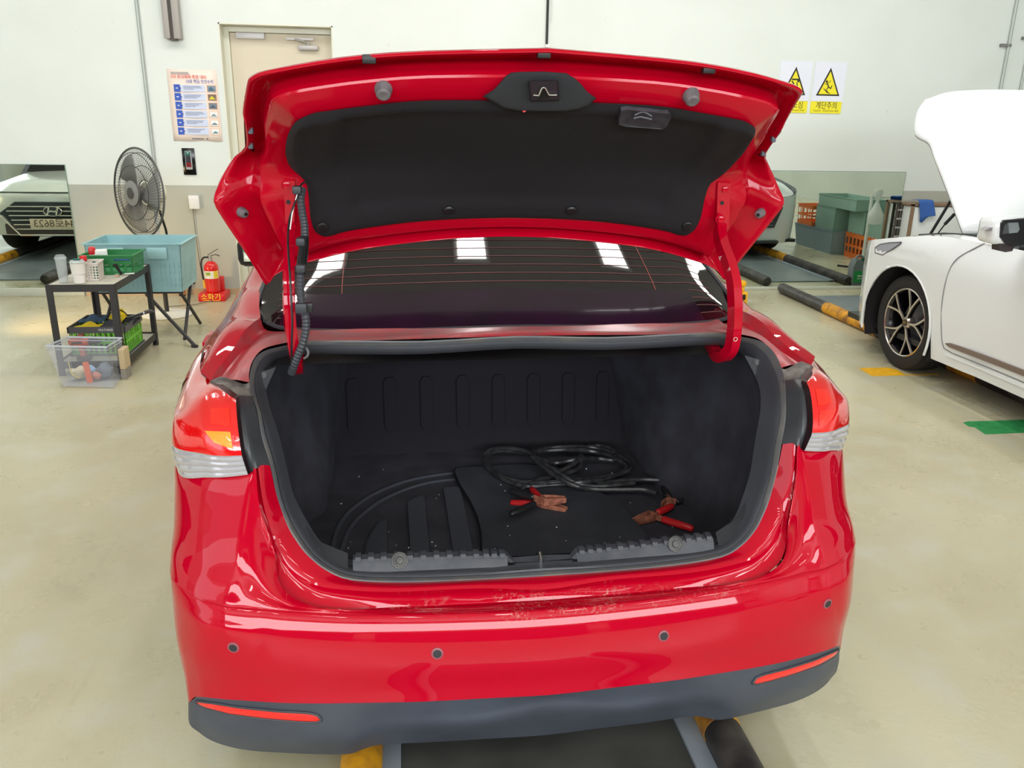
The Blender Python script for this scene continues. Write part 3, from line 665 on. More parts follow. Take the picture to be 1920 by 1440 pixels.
# ---------------------------------------------------------------- rear deck strip and glass
dk = [[Vector((0, 2.10, souter[0].z)), L(700, 638, 2.095), L(576, 639, 2.075), L(540, 645, 2.06)],
      [Vector((0, 2.13, 1.10)), L(700, 632, 2.125), L(576, 633, 2.11), L(545, 638, 2.085)],
      [Vector((0, 2.20, 1.093)), L(700, 624, 2.19), L(580, 624, 2.17), L(540, 624, 2.14)],
      [Vector((0, 2.235, 1.083)), L(700, 616, 2.235), L(580, 618, 2.235), L(535, 612, 2.235)]]
P_(MB().grid(surf([sym(r) for r in dk], 4, 3)), 'rear_deck', DUSTY, smooth=30)
gl = [[Vector((0, 2.235, 1.088)), Vector((.30, 2.24, 1.082)), Vector((.50, 2.24, 1.085)), L(534, 613, 2.235), L(500, 602, 2.24)],
      [Vector((0, 2.45, 1.20)), Vector((.30, 2.45, 1.196)), Vector((.50, 2.45, 1.188)), Vector((.60, 2.45, 1.182)), L(487, 560, 2.39)],
      [Vector((0, 2.70, 1.312)), Vector((.30, 2.70, 1.307)), Vector((.48, 2.70, 1.298)), Vector((.57, 2.70, 1.291)), Vector((.64, 2.69, 1.278))],
      [Vector((0, 2.98, 1.412)), Vector((.28, 2.98, 1.407)), Vector((.42, 2.98, 1.40)), Vector((.50, 2.98, 1.393)), Vector((.56, 2.96, 1.375))]]
glass_g = surf([sym(r) for r in gl], 5, 6)
P_(MB().grid(glass_g), 'rear_window', GLASSD, smooth=70)
NG = len(glass_g); NC = len(glass_g[0])
dl = MB()
for k in range(13):
    r = glass_g[min(NG-1, 1+k)]
    dl.tube([p+Vector((0, -.0004, .0009)) for p in r[3:-3]], .0009, 4)
P_(dl, 'defroster_lines', mat('defroster_brown', (120, 70, 66), .5))['kind'] = 'stuff'
for ci in (NC//2-9, NC//2+9):
    P_(MB().tube([glass_g[i][ci]+Vector((0, -.0006, .0012)) for i in range(0, NG)], .0012, 4), 'defroster_bus_line', mat('defroster_orange', (150, 60, 44), .5))
fm = []
for i in range(0, 5):
    fm.append([p+Vector((0, -.0012, .0022)) for p in glass_g[i][4:-7]])
P_(MB().grid(fm), 'sun_film_strip', mat('purple_tint_film', (36, 18, 36), .12, coat=.3, var=.5, vscale=5, vc=(24, 18, 26)), smooth=60)
P_(MB().tube([p+Vector((0, -.006, -.002)) for p in glass_g[0]], .006, 6).tube([glass_g[i][0]+Vector((-.004, 0, 0)) for i in range(NG)], .006, 6).tube([glass_g[i][-1]+Vector((.004, 0, 0)) for i in range(NG)], .006, 6), 'window_seal', RUB)
# roof, cabin sides, front of the body (only glimpsed from the side)
roof = [[Vector((0, 2.98, 1.418)), Vector((.28, 2.98, 1.408)), Vector((.46, 2.98, 1.388)), Vector((.58, 2.98, 1.35))],
        [Vector((0, 3.5, 1.45)), Vector((.3, 3.5, 1.44)), Vector((.5, 3.5, 1.415)), Vector((.62, 3.5, 1.37))],
        [Vector((0, 4.1, 1.435)), Vector((.3, 4.1, 1.425)), Vector((.5, 4.1, 1.40)), Vector((.61, 4.1, 1.355))],
        [Vector((0, 4.55, 1.37)), Vector((.3, 4.55, 1.36)), Vector((.48, 4.55, 1.335)), Vector((.58, 4.55, 1.29))]]
P_(MB().grid(surf([sym(r) for r in roof], 4, 4)), 'roof', RED, smooth=50)
P_(MB().grid([sym(r) for r in ([Vector((0, 4.55, 1.37)), Vector((.3, 4.55, 1.36)), Vector((.58, 4.55, 1.29))], [Vector((0, 5.32, .97)), Vector((.4, 5.28, .97)), Vector((.74, 5.15, .97))])]), 'windscreen', GLASSD)
hood = [[Vector((0, 5.30, .975)), Vector((.4, 5.28, .97)), Vector((.78, 5.14, .95))], [Vector((0, 5.8, .93)), Vector((.4, 5.78, .92)), Vector((.80, 5.6, .88))], [Vector((0, 6.10, .82)), Vector((.4, 6.05, .80)), Vector((.72, 5.85, .76))], [Vector((0, 6.17, .55)), Vector((.42, 6.12, .55)), Vector((.80, 5.85, .55))], [Vector((0, 6.12, .22)), Vector((.42, 6.07, .22)), Vector((.80, 5.8, .24))]]
P_(MB().grid(surf([sym(r) for r in hood], 4, 4)), 'bonnet', RED, smooth=50)
ZR = (2.55, 5.25)   # wheel centres
def arch(v, base=.20, zc=.33, R=.37):
    z = base
    for c in ZR:
        d = abs(v-c)
        if d < R: z = max(z, zc+math.sqrt(R*R-d*d))
    return z
vs_ = [1.96+i*.045 for i in range(88)]
for sd in (-1, 1):
    rows = [[], [], [], []]
    for v in vs_:
        b0 = max(arch(v), .335 if v < 2.19 else .2); u = .893 if 2.2 < v < 5.1 else (.893-.0*(v)) 
        if v >= 5.1: u = .893-(v-5.1)**2*.18
        if v < 2.2: u = .893-(2.2-v)**2*.25
        t_ = max(b0+.02, .55); rows[0].append((sd*(u-.02 if b0 < .3 else u), v, b0)); rows[1].append((sd*(u+.003), v, t_)); rows[2].append((sd*u, v, max(t_, .76))); rows[3].append((sd*(u-.024), v, .985 if v < 5 else .985-.1*(v-5)))
    st = next(i for i, v in enumerate(vs_) if v > 2.16)
    P_(MB().grid([r[st:] for r in rows]), 'body_side', RED, smooth=40)
    P_(MB().grid([[(sd*.862, 3.25, .985), (sd*.862, 4.0, .975), (sd*.85, 5.1, .955)], [(sd*.62, 3.3, 1.385), (sd*.63, 4.0, 1.375), (sd*.60, 4.5, 1.30)]]), 'side_window', GLASSD)
    P_(MB().grid([[(sd*.864, 2.75, .985), (sd*.864, 3.0, .985), (sd*.862, 3.25, .985)], [(sd*.70, 2.82, 1.29), (sd*.66, 3.0, 1.345), (sd*.62, 3.3, 1.385)]]), 'quarter_window', GLASSD)
    # outside mirror, its red cap just showing beside the rear pillar
    mr = MB().bbox((-.095, -.05, -.07), (.095, .07, .07), .035); mr.mapped(lambda p: p+Vector((sd*.965, 4.17, 1.005)))
    mo = P_(mr, 'door_mirror', BLK, smooth=60)
    P_(MB().box((sd*.965-.062, 4.112, .965), (sd*.965+.062, 4.119, 1.045), .003), 'mirror_glass', MIR, mo)
    P_(MB().tube([(sd*.86, 4.2, .97), (sd*.93, 4.18, .98)], .02), 'mirror_arm', BLK, mo)
    P_(MB().ribbon([(sd*.885, 2.60, .935), (sd*.918, 2.63, .94), (sd*.922, 2.70, .94), (sd*.918, 2.77, .94), (sd*.885, 2.80, .935)], .03, .012, (0, 0, 1)), 'door_handle', RED)
    for c in ZR:
        wh = P_(MB().lathe([(.21, -.1), (.315, -.1), (.328, -.07), (.328, .07), (.315, .1), (.21, .1)], 36, (sd*.76, c, .328), 'X', cap=False), 'wheel', mat('tyre_rubber', (38, 36, 36), .8))
        P_(MB().lathe([(0, .03*sd), (.2, .05*sd), (.215, .095*sd)], 30, (sd*.76, c, .328), 'X'), 'wheel_disc', mat('alloy_grey', (150, 150, 152), .35, .8), wh)
P_(MB().box((-.84, 2.0, .19), (.84, 5.9, .24)), 'underbody', BLK, smooth=0)

# ================================================================ trunk lid (open)
OUT = [(954, 88.5, 1.765), (803, 96.6, 1.775), (682, 104, 1.79), (591, 116, 1.80), (516, 130, 1.82), (486, 137, 1.835), (470, 145, 1.85), (464, 153, 1.87), (459, 180, 1.94), (455, 210, 2.01), (458, 228, 2.03), (461, 274, 2.14), (440, 294, 2.21), (422, 322, 2.222), (410, 346, 2.222), (401, 377.5, 2.205), (419, 412, 2.235), (449.5, 457.6, 2.27), (486, 515, 2.33), (499, 534, 2.35), (510, 520, 2.345), (534, 506, 2.34), (572, 494, 2.325), (652, 473, 2.315), (742, 459, 2.315), (863, 447, 2.32), (960, 444, 2.32)]
LIN = [(954, 186, 1.845), (803, 187, 1.845), (682, 198, 1.86), (620, 206, 1.865), (591, 210, 1.87), (572, 217, 1.88), (560, 223, 1.89), (553, 228, 1.905), (545, 240, 1.94), (538, 258, 2.00), (535.6, 275, 2.05), (536, 290, 2.10), (543, 310, 2.15), (558, 325, 2.175), (573, 340, 2.185), (579, 367, 2.20), (580, 385, 2.21), (582, 405, 2.22), (587, 425, 2.235), (594, 436, 2.25), (603.5, 441, 2.255), (622, 441, 2.257), (640, 435, 2.258), (682, 427, 2.26), (773, 415, 2.268), (863, 409, 2.275), (954, 407, 2.28)]
lo, li = Ls(OUT), Ls(LIN)
for a in (lo, li):
    a[0] = Vector((0, a[0].y-.002, a[0].z-.001)); a[-1] = Vector((0, a[-1].y, a[-1].z))
def AW(k): return Vector((0, .9, .42))*k       # away from the camera side of the panel
def FWD(k): return Vector((0, 1, .15))*k
def ringrow(t, k): return [a.lerp(b, t)+AW(k) for a, b in zip(lo, li)]
lid = tag(P_(MB().grid([sym(r) for r in surf([lo, [p+FWD(.022) for p in lo], [a.lerp(b, .25)+FWD(.065) for a, b in zip(lo, li)], [a.lerp(b, .9)+FWD(.10) for a, b in zip(lo, li)]], 2, 2)]), 'trunk_lid', RED, smooth=50))
lid['label'] = 'raised red trunk lid seen from its inner side'
cen = [a.lerp(b, .9)+FWD(.10) for a, b in zip(lo, li)]
cc = Vector((0, 2.12, 1.60))
o = P_(MB().grid([sym(cen), sym([p.lerp(cc, .5)+Vector((0, .01, .01)) for p in cen]), sym([cc]*len(cen))]), 'outer_skin', RED, lid, smooth=60)
prof = [(0, 0), (.05, -.003), (.10, .003), (.16, .014), (.33, .050), (.40, .048), (.47, .010), (.53, -.002), (.80, -.002), (1.0, .002), (1.12, .008)]
inner_g = surf([ringrow(t, k) for t, k in prof], 3, 2)
P_(MB().grid([sym(r) for r in inner_g]), 'inner_frame', REDIN, lid, smooth=32)
inner_full = [sym(r) for r in inner_g]
bvI = bvh(inner_full)
# felt liner: coons patch inside its outline
def coons(top, bot, left, right, ns, nt_):
    top, bot = resample(top, ns), resample(bot, ns); left, right = resample(left, nt_), resample(right, nt_); G = []
    for j in range(nt_):
        t = j/(nt_-1); row = []
        for i in range(ns):
            s_ = i/(ns-1)
            p = top[i]*(1-t)+bot[i]*t+left[j]*(1-s_)+right[j]*s_-(top[0]*(1-s_)*(1-t)+top[-1]*s_*(1-t)+bot[0]*(1-s_)*t+bot[-1]*s_*t)
            row.append(p)
        G.append(row)
    return G
NS_, NT_ = 44, 36
cl_ = spline([li[0], Vector((0, 1.94, 1.628)), Vector((0, 2.10, 1.535)), Vector((0, 2.22, 1.44)), li[-1]], 6)
lg = coons(spline(li[0:8], 4), spline(list(reversed(li[20:27])), 4), cl_, spline(li[7:21], 4), NS_, NT_)
def sst(a, b, x): x = max(0, min(1, (x-a)/(b-a))); return x*x*(3-2*x)
for j, row in enumerate(lg):
    for i, p in enumerate(row):
        s_ = i/(NS_-1); t = j/(NT_-1); e = min(1-s_, t, 1-t)
        rim = sst(0, .05, min(1-s_, t, 1-t))*.016
        dish = sst(0, .05, min(.80-s_*1.0, .86-t))*.012*sst(.0, .12, t)
        row[i] = p + Vector((0, .6, .8))*(-(rim+.002)+dish)
liner = P_(MB().grid([sym(r) for r in lg]), 'lid_liner', LINER, lid, smooth=60)
lg_full = [sym(r) for r in lg]; bvLn = bvh(lg_full)
liner['label'] = 'moulded black felt liner'
def onI(x, y, bv=None): return on(bv or bvI, x, y)
def knob(x, y, prof_, m, name, parent=lid, bv=None, n=20, lab=None):
    h = on(bv or bvI, x, y)
    if not h: return None
    q = h[1].to_track_quat('Z', 'Y').to_matrix(); o = P_(MB().lathe(prof_, n, h[0], M=q), name, m, parent)
    if lab: o['label'] = lab
    return o
GRB = mat('worn_grey_rubber', (112, 106, 110), .6, var=.3, vscale=60)
for x, y in ((719, 166), (1295, 178)):
    knob(x, y, [(.0185, -.002), (.0185, .006), (.016, .012), (.015, .020), (.011, .0235), (0, .0235)], GRB, 'rubber_buffer')
for x, y in ((451.6, 397), (1427, 398.7)):
    o = knob(x, y, [(.0135, -.01), (.0135, .008), (.011, .018), (.006, .02), (0, .02)], GRB, 'rubber_stop')
    if o: knob(x, y, [(0, .019), (.004, .0195), (.004, .023), (0, .023)], BLK, 'stop_screw', o)
for x, y in ((605, 425), (1288.7, 423), (841.6, 392.7), (1071, 393)):
    knob(x, y, [(.015, -.001), (.015, .004), (.012, .008), (0, .009)], BLK, 'liner_clip', lid, bvLn)
for x, y in ((692, 108), (1020, 98), (1329, 127)):
    h = on(bvI, x, y+3)
    if h: P_(MB().bbox((-.014, -.006, -.009), (.014, .012, .009), .003).mapped(lambda p: p+h[0]), 'edge_clip', BLK, lid)
# black pads with studs at the lid sides
for pts, st in (([(457, 226), (474, 228), (476, 284), (461, 276)], [(470.5, 245), (470.5, 273)]), ([(1466, 246), (1456, 240), (1422, 290), (1430, 293)], [(1449, 261), (1430, 287)])):
    q = []
    for x, y in pts:
        h = on(bvI, x, y); q.append((h[0]+h[1]*.002) if h else cv(x, y, 2.08))
    P_(MB().prism(q, (0, .004, 0)), 'stud_pad', mat('dark_red_pad', (70, 16, 22), .6), lid)
    for x, y in st:
        h = on(bvI, x, y); c = h[0] if h else cv(x, y, 2.08)
        P_(MB().bbox((-.006, -.008, -.008), (.006, .004, .008), .003).mapped(lambda p: p+c), 'rubber_stud', mat('blue_grey_stud', (86, 92, 104), .5), lid)
# latch cover
LC = [(948, 143), (958, 136), (975, 134.5), (1020, 134), (1062, 137), (1078, 147), (1089, 157), (1101, 172), (1118, 184), (1104, 198), (1086, 205), (1062, 208.5), (1020, 209), (972, 208), (944, 203), (926, 192), (905, 181), (927, 167)]
def latch_pt(x, y, k=0): p = cv(x, y, 1.80+(y-134)/75*.055-k); return p
out0 = [latch_pt(x, y, -.012) for x, y in LC]; cpt = (1019, 171)
mk = lambda f, k: [latch_pt(cpt[0]+(x-cpt[0])*f, cpt[1]+(y-cpt[1])*f, k) for x, y in LC]
rings = [out0, mk(1, .012), mk(.97, .020), mk(.90, .022), mk(.62, .022)]
m = MB().grid([r+[r[0]] for r in rings]); m.add(rings[-1], [tuple(range(len(LC)))])
lcv = P_(m, 'latch_cover', mat('grey_black_felt', (44, 45, 49), .9, bump=.4, bscale=900), lid, smooth=40)
bx = [(990, 151), (1047, 150), (1049, 188), (994, 190)]
q0 = [latch_pt(x, y, .02) for x, y in bx]; q1 = [latch_pt(1019+(x-1019)*.9, 170+(y-170)*.9, .042) for x, y in bx]
lt = P_(MB().hexa(q1, q0), 'latch', mat('latch_black', (44, 36, 42), .35), lid, smooth=20)
P_(MB().tube([latch_pt(x, y, .046) for x, y in [(1000, 178), (1010, 179), (1016, 165), (1019, 164), (1022, 165), (1029, 178), (1044, 178)]], .0022, 6), 'latch_wire', STEEL, lt)
P_(MB().add([latch_pt(x, y, .0445) for x, y in [(1009, 186), (1016, 168), (1022, 168), (1030, 184)]], [(0, 1, 2, 3)]), 'latch_slot', mat('slot_black', (8, 8, 9), .6), lt)
P_(MB().lathe([(.004, 0), (.004, .006), (0, .009)], 10, cv(983, 207, 1.835), 'Y').mapped(lambda p: p), 'red_release_tab', mat('tab_red', (190, 24, 30), .4), lid)
# pull handle pocket
hp = [(1163, 200), (1174, 198), (1252, 206), (1256, 212), (1248, 230), (1240, 235), (1170, 230), (1158, 226)]
a = []
for x, y in hp:
    h = on(bvLn, x, y); a.append(h[0]+h[1]*.001)
b_ = [p+Vector((0, -.012, -.008)) for p in a]; cq = sum(b_, Vector())/len(b_)
m = MB().grid([a+[a[0]], b_+[b_[0]], [p.lerp(cq, .12)+Vector((0, .004, .0)) for p in b_+[b_[0]]], [p.lerp(cq, .3)+Vector((0, .006, .0)) for p in b_+[b_[0]]]]); m.add([p.lerp(cq, .3)+Vector((0, .006, 0)) for p in b_], [tuple(range(8))])
hdl = P_(m, 'pull_handle', mat('handle_grey', (70, 72, 80), .5, var=.4, vscale=40), lid, smooth=30)
P_(MB().tube([cv(x, y, h_) for x, y, h_ in [(1190, 216, 1.842), (1198, 212, 1.842), (1206, 210, 1.84), (1214, 213, 1.84), (1222, 218, 1.842)]], .0016, 5).tube([cv(x, y, 1.842) for x, y in [(1188, 222), (1200, 219), (1210, 221), (1222, 224)]], .0016, 5), 'embossed_mark', mat('emboss_grey', (98, 100, 108), .5), hdl)
# hinge plates bolted to the lid
for sd, xs in ((-1, (536, 335)), (1, (1356, 345))):
    if sd < 0: pl = [(532, 337), (553, 336), (552, 432), (536, 434)]; bl = [(538, 347), (540, 431)]; ho = (540.7, 379)
    else: pl = [(1345, 340), (1369, 341), (1366, 426), (1343, 424)]; bl = [(1358, 355.5), (1350, 411)]; ho = (1354, 380.5)
    q = [cv(x, y, v) for (x, y), v in zip(pl, (2.185, 2.185, 2.205, 2.205))]
    hpz = P_(MB().hexa([p+Vector((0, -.004, -.004)) for p in q], [p+Vector((0, .04, .03)) for p in q]), 'hinge_plate', REDIN, lid, smooth=20)
    for x, y in bl: P_(MB().lathe([(.0135, .003), (.0135, -.002), (.009, -.002), (.009, -.009), (0, -.011)], 14, cv(x, y, 2.188), 'Y'), 'hinge_bolt', REDIN, hpz)
    P_(MB().lathe([(.0055, .0), (.0055, -.0008), (0, -.0008)], 12, cv(ho[0], ho[1], 2.188), 'Y'), 'plate_hole', mat('slot_black', (8, 8, 9), .6), hpz)
# gooseneck hinge arms
armR = [(1350, 424, 2.19), (1350, 440, 2.16), (1355, 462, 2.12), (1366, 492, 2.07), (1375, 525, 2.035), (1378, 560, 2.02), (1378, 600, 2.015), (1375, 635, 2.015), (1370, 655, 2.02), (1358, 668, 2.045), (1346, 667, 2.09), (1338, 656, 2.14), (1330, 645, 2.20)]
armL = [(545, 430, 2.19), (543, 450, 2.15), (542, 480, 2.09), (541, 510, 2.05), (541, 545, 2.03), (542, 580, 2.02), (544, 610, 2.015), (548, 640, 2.015), (553, 668, 2.02), (556, 688, 2.05), (558, 692, 2.10), (560, 684, 2.15), (562, 670, 2.2)]
for pts, lab in ((armR, 0), (armL, 1)):
    P_(MB().ribbon(spline([cv(*p) for p in pts], 5), .026, .030, (1, .25, 0)), 'hinge_arm', RED, smooth=30)
P_(MB().lathe([(.0045, -.017), (.006, -.0175), (.006, -.0185), (.0045, -.0185)], 12, cv(1374, 633, 2.015), 'Y', cap=False), 'arm_hole_rim', mat('pale_metal', (214, 196, 180), .4, .3))
# wiring harness beside the left arm
def corr(pts, r, name, m, parent=None, step=.0045):
    s_ = resample(spline([cv(*p) for p in pts], 8), max(8, int(sum((cv(*a)-cv(*b)).length for a, b in zip(pts, pts[1:]))/step)))
    return P_(MB().tube(s_, [r*(1.0 if i % 2 else .82) for i in range(len(s_))], 10), name, m, parent, smooth=0)
har = corr([(567, 352, 2.14), (564, 375, 2.13), (567, 400, 2.12), (571, 425, 2.105), (571, 455, 2.08), (567, 480, 2.05), (564, 505, 2.02), (563, 540, 2.0), (566, 570, 1.99), (573, 595, 1.985), (573, 620, 1.985), (567, 645, 1.985), (559, 665, 1.99), (552, 684, 2.0), (547, 698, 2.02)], .0105, 'wiring_harness', mat('harness_black', (62, 64, 70), .45))
har['label'] = 'black corrugated wiring tube'
P_(MB().tube(spline([cv(*p) for p in [(570, 446, 2.08), (569, 468, 2.06), (566, 492, 2.03), (563, 512, 2.01)]], 5), .0125, 10), 'tape_wrap', BLK, har)
P_(MB().tube(spline([cv(*p) for p in [(575, 340, 2.15), (566, 345, 2.14), (560, 356, 2.13), (556, 372, 2.12), (549, 390, 2.11), (543, 410, 2.10), (540, 440, 2.07), (541, 480, 2.03), (544, 520, 2.0), (546, 560, 1.985), (548, 600, 1.98), (547, 640, 1.985), (546, 690, 2.0)]], 5), .0026, 6), 'thin_black_cable', BLK, har)
P_(MB().tube(spline([cv(*p) for p in [(566, 350, 2.138), (559, 360, 2.125), (553, 380, 2.115), (548, 400, 2.105), (544, 430, 2.075)]], 5), .0016, 6), 'white_wire', WHITE, har)
for x, y, v, s_ in ((557, 356, 2.12, .011), (564, 453, 2.066, .011), (564, 503, 2.0, .011), (565, 577, 1.985, .014)):
    P_(MB().bbox((-s_, -.014, -s_*.9), (s_, .014, s_*.9), .004).mapped(lambda p: p+cv(x, y, v)), 'harness_clip', mat('clip_grey', (52, 54, 60), .45), har)
P_(MB().bbox((-.011, -.006, -.012), (.011, .006, .012), .002).mapped(lambda p: p+cv(578, 577, 1.99)), 'harness_tab', BLK, har)
P_(MB().tube(spline([cv(*p) for p in [(574, 652, 1.99), (578, 660, 1.985), (576, 668, 1.985), (570, 672, 1.99)]], 4), .003, 6), 'harness_hook', SEALM, har)

# ================================================================ trunk inside
FZ = .45
TF = FELT
def tw(pts): return [Vector(p) for p in pts]
side_rows = [
    tw([(.565, 1.80, .66), (.60, 2.05, .46), (.595, 2.34, FZ), (.552, 2.44, FZ), (.547, 2.86, FZ)]),
    tw([(.595, 1.815, .72), (.64, 2.05, .60), (.62, 2.34, .60), (.56, 2.50, .58), (.53, 2.88, .58)]),
    tw([(.625, 1.83, .82), (.67, 2.05, .78), (.65, 2.34, .78), (.575, 2.58, .74), (.50, 2.90, .74)]),
    tw([(.645, 1.86, .92), (.68, 2.06, .90), (.66, 2.34, .90), (.56, 2.66, .88), (.47, 2.92, .88)]),
    tw([(.665, 1.95, 1.01), (.685, 2.10, 1.0), (.665, 2.36, 1.0), (.54, 2.72, 1.0), (.44, 2.95, 1.02)])]
sg = surf(side_rows, 5, 5)
for sd in (-1, 1):
    P_(MB().grid([[Vector((sd*p.x, p.y, p.z)) for p in r] for r in sg]), 'trunk_side_lining', TF, smooth=60)
    # filler between seal and lining
    s2 = [p for p in sinner[5:19]]
    P_(MB().grid([[Vector((sd*p.x, p.y+.004, p.z)) for p in spline(s2, 3)], [Vector((sd*(p.x+.012), p.y+.07, p.z-.01)) for p in spline(s2, 3)]]), 'trunk_edge_lining', mat('grey_felt_edge', (40, 40, 44), .9), smooth=60)
    P_(MB().lathe([(.014, .002), (.014, -.003), (.010, -.007), (0, -.008)], 16, (sd*.655, 2.03, 1.018), 'Y'), 'lining_clip', SEALM)
    P_(MB().prism([(sd*.62, 2.04, 1.04), (sd*.68, 2.0, 1.03), (sd*.69, 2.0, .99), (sd*.66, 1.99, .95), (sd*.64, 2.02, 1.0)], (0, .02, 0)), 'hinge_side_cover', mat('cover_dark', (50, 52, 57), .6))
P_(MB().grid([tw([(-.62, 2.86, FZ-.01), (.62, 2.86, FZ-.01)]), tw([(-.62, 2.89, .60), (.62, 2.89, .60)]), tw([(-.62, 2.95, 1.04), (.62, 2.95, 1.04)])]), 'seat_back_lining', mat('seat_back_felt', (36, 34, 40), .95, bump=.4, bscale=900), smooth=0)
P_(MB().grid([tw([(-.62, 2.13, 1.02), (.62, 2.13, 1.02)]), tw([(-.62, 2.96, 1.03), (.62, 2.96, 1.03)])]), 'parcel_shelf_underside', BLK, smooth=0)
for k in range(8):
    u0 = -.475+k*.1335
    top = .72; bot = .535
    out_ = [(u0-.022, top), (u0-.022, bot+.02), (u0-.012, bot+.004), (u0, bot), (u0+.012, bot+.004), (u0+.022, bot+.02), (u0+.022, top), (u0+.012, top+.016), (u0-.012, top+.016)]
    f = lambda z: 2.875+(z-.535)*.135
    P_(MB().prism([(u, f(z)-.006, z) for u, z in out_], (0, .02, 0)), 'seat_back_rib', mat('seat_back_felt', (36, 34, 40), .95), smooth=20)
# floor with moulded spare-wheel relief
fl_ = P_(MB().box((-.66, 1.72, FZ-.02), (.66, 2.90, FZ)), 'trunk_floor', TF, smooth=0)
fl_['label'] = 'black felt trunk floor with moulded relief'
REL = mat('relief_highlight_felt', (68, 70, 80), .9, bump=.5, bscale=900)  # soft highlights of the relief put into a lighter felt colour
def fp(pts, z=FZ): return [cw(x, y, z) for x, y in pts]
for pl in ([(725, 973), (712, 978), (698, 996), (688, 1014), (680, 1060), (727, 1062)], [(764, 941), (778, 933), (792, 928), (796, 934), (808, 1062), (772, 1062)], [(832, 916), (838, 913), (860, 912), (865, 922), (893, 1062), (854, 1062)], [(900, 960), (925, 960), (935, 1050), (905, 1050)]):
    P_(MB().prism(fp(pl, FZ+.010), (0, 0, -.012)), 'floor_rib', REL, fl_, smooth=20)
arc = [(600, 1062), (621, 1030), (630, 998), (645, 970), (668, 948), (700, 927), (750, 906), (800, 894), (853, 887), (900, 884), (960, 884)]
arc2 = [(622, 1066), (640, 1030), (650, 1002), (665, 978), (690, 956), (716, 938), (760, 918), (806, 905), (853, 899), (920, 896)]
for a_ in (arc, arc2):
    pp = spline(fp(a_, FZ), 5); P_(MB().tube([p+Vector((0, 0, -.003)) for p in pp], .009, 8), 'floor_ridge', REL, fl_, smooth=60)
for sgn in (-1, 1):
    pass
# sill cover with its grip ribs
SIL = mat('sill_cover_grey', (56, 58, 66), .5, var=.35, vscale=22, vc=(72, 73, 78))
for sd, tp in ((-1, [(972, 1056), (949, 1033), (900, 1033), (820, 1035), (740, 1037), (662, 1040)]), (1, [(1059, 1050), (1078, 1028), (1130, 1022), (1200, 1015), (1270, 1006), (1332, 1000)])):
    a_ = [cv(x, y, 1.716) for x, y in tp]; m_ = [Vector((p.x, 1.699, p.z-.003)) for p in a_]
    f_ = [Vector((p.x, 1.690, p.z-.014)) for p in a_]; g_ = [Vector((p.x, 1.683, .642+abs(p.x)*.02)) for p in a_]
    back = [p+Vector((0, .02, -.06)) for p in a_]
    m_[0].z = a_[0].z-.001
    sl = P_(MB().grid([back, a_, m_, f_, g_]), 'sill_cover', SIL, smooth=20)
    sl['label'] = 'grey ribbed plastic sill cover'
    n = 13
    for k in range(n):
        t = (k+.6)/n; i = 1+t*4; j = int(i); fr = i-j
        if j >= 5: j, fr = 4, 1
        p0 = a_[j].lerp(a_[j+1], fr); p1 = m_[j].lerp(m_[j+1], fr)
        P_(MB().ribbon([p0+Vector((0, .004, .0)), p0+Vector((0, -.004, .003)), p1+Vector((0, 0, .003)), p1+Vector((0, -.004, -.004))], .013, .006, (1, 0, 0)), 'sill_rib', SIL, sl)
for x, y in ((749.5, 1050.8), (1267, 1020)):
    P_(MB().lathe([(.019, -.003), (.019, .001), (.015, .002), (.014, -.0), (.010, .0), (.008, .004), (0, .005)], 20, cv(x, y, 1.691), M=Matrix.Rotation(math.radians(58), 3, 'X')), 'sill_screw', mat('screw_grey', (82, 81, 80), .45, var=.4, vscale=60))
P_(MB().grid([tw([(-.10, 1.775, .60), (.10, 1.775, .60)]), tw([(-.09, 1.745, .635), (.09, 1.745, .635)]), tw([(-.09, 1.69, .648), (.09, 1.69, .648)])]), 'sill_centre', BLK, smooth=0)
for sd in (-1, 1):
    P_(MB().grid([[Vector((sd*.445, 1.72, .682)), Vector((sd*.51, 1.75, .70)), Vector((sd*.57, 1.80, .76))], [Vector((sd*.445, 1.684, .648)), Vector((sd*.508, 1.71, .68)), Vector((sd*.56, 1.76, .74))]]), 'sill_corner', mat('sill_corner_dark', (40, 41, 45), .7), smooth=40)
    P_(MB().grid([[Vector((sd*.445, 1.72, .682)), Vector((sd*.51, 1.75, .70)), Vector((sd*.57, 1.80, .76))], [Vector((sd*.445, 1.86, .44)), Vector((sd*.53, 1.88, .44)), Vector((sd*.60, 1.9, .5))]]), 'rear_lining', TF, smooth=40)
P_(MB().grid([tw([(-.47, 1.735, .62), (.47, 1.735, .62)]), tw([(-.47, 1.82, .44), (.47, 1.82, .44)])]), 'rear_lining', TF, smooth=0)
st_ = cv(1012, 1047, 1.70)
P_(MB().tube([st_+Vector((0, .03, -.012)), st_+Vector((0, .022, .010)), st_+Vector((0, 0, .014)), st_+Vector((0, -.014, .006)), st_+Vector((0, -.014, -.014))], .0045, 8), 'striker', STEEL)

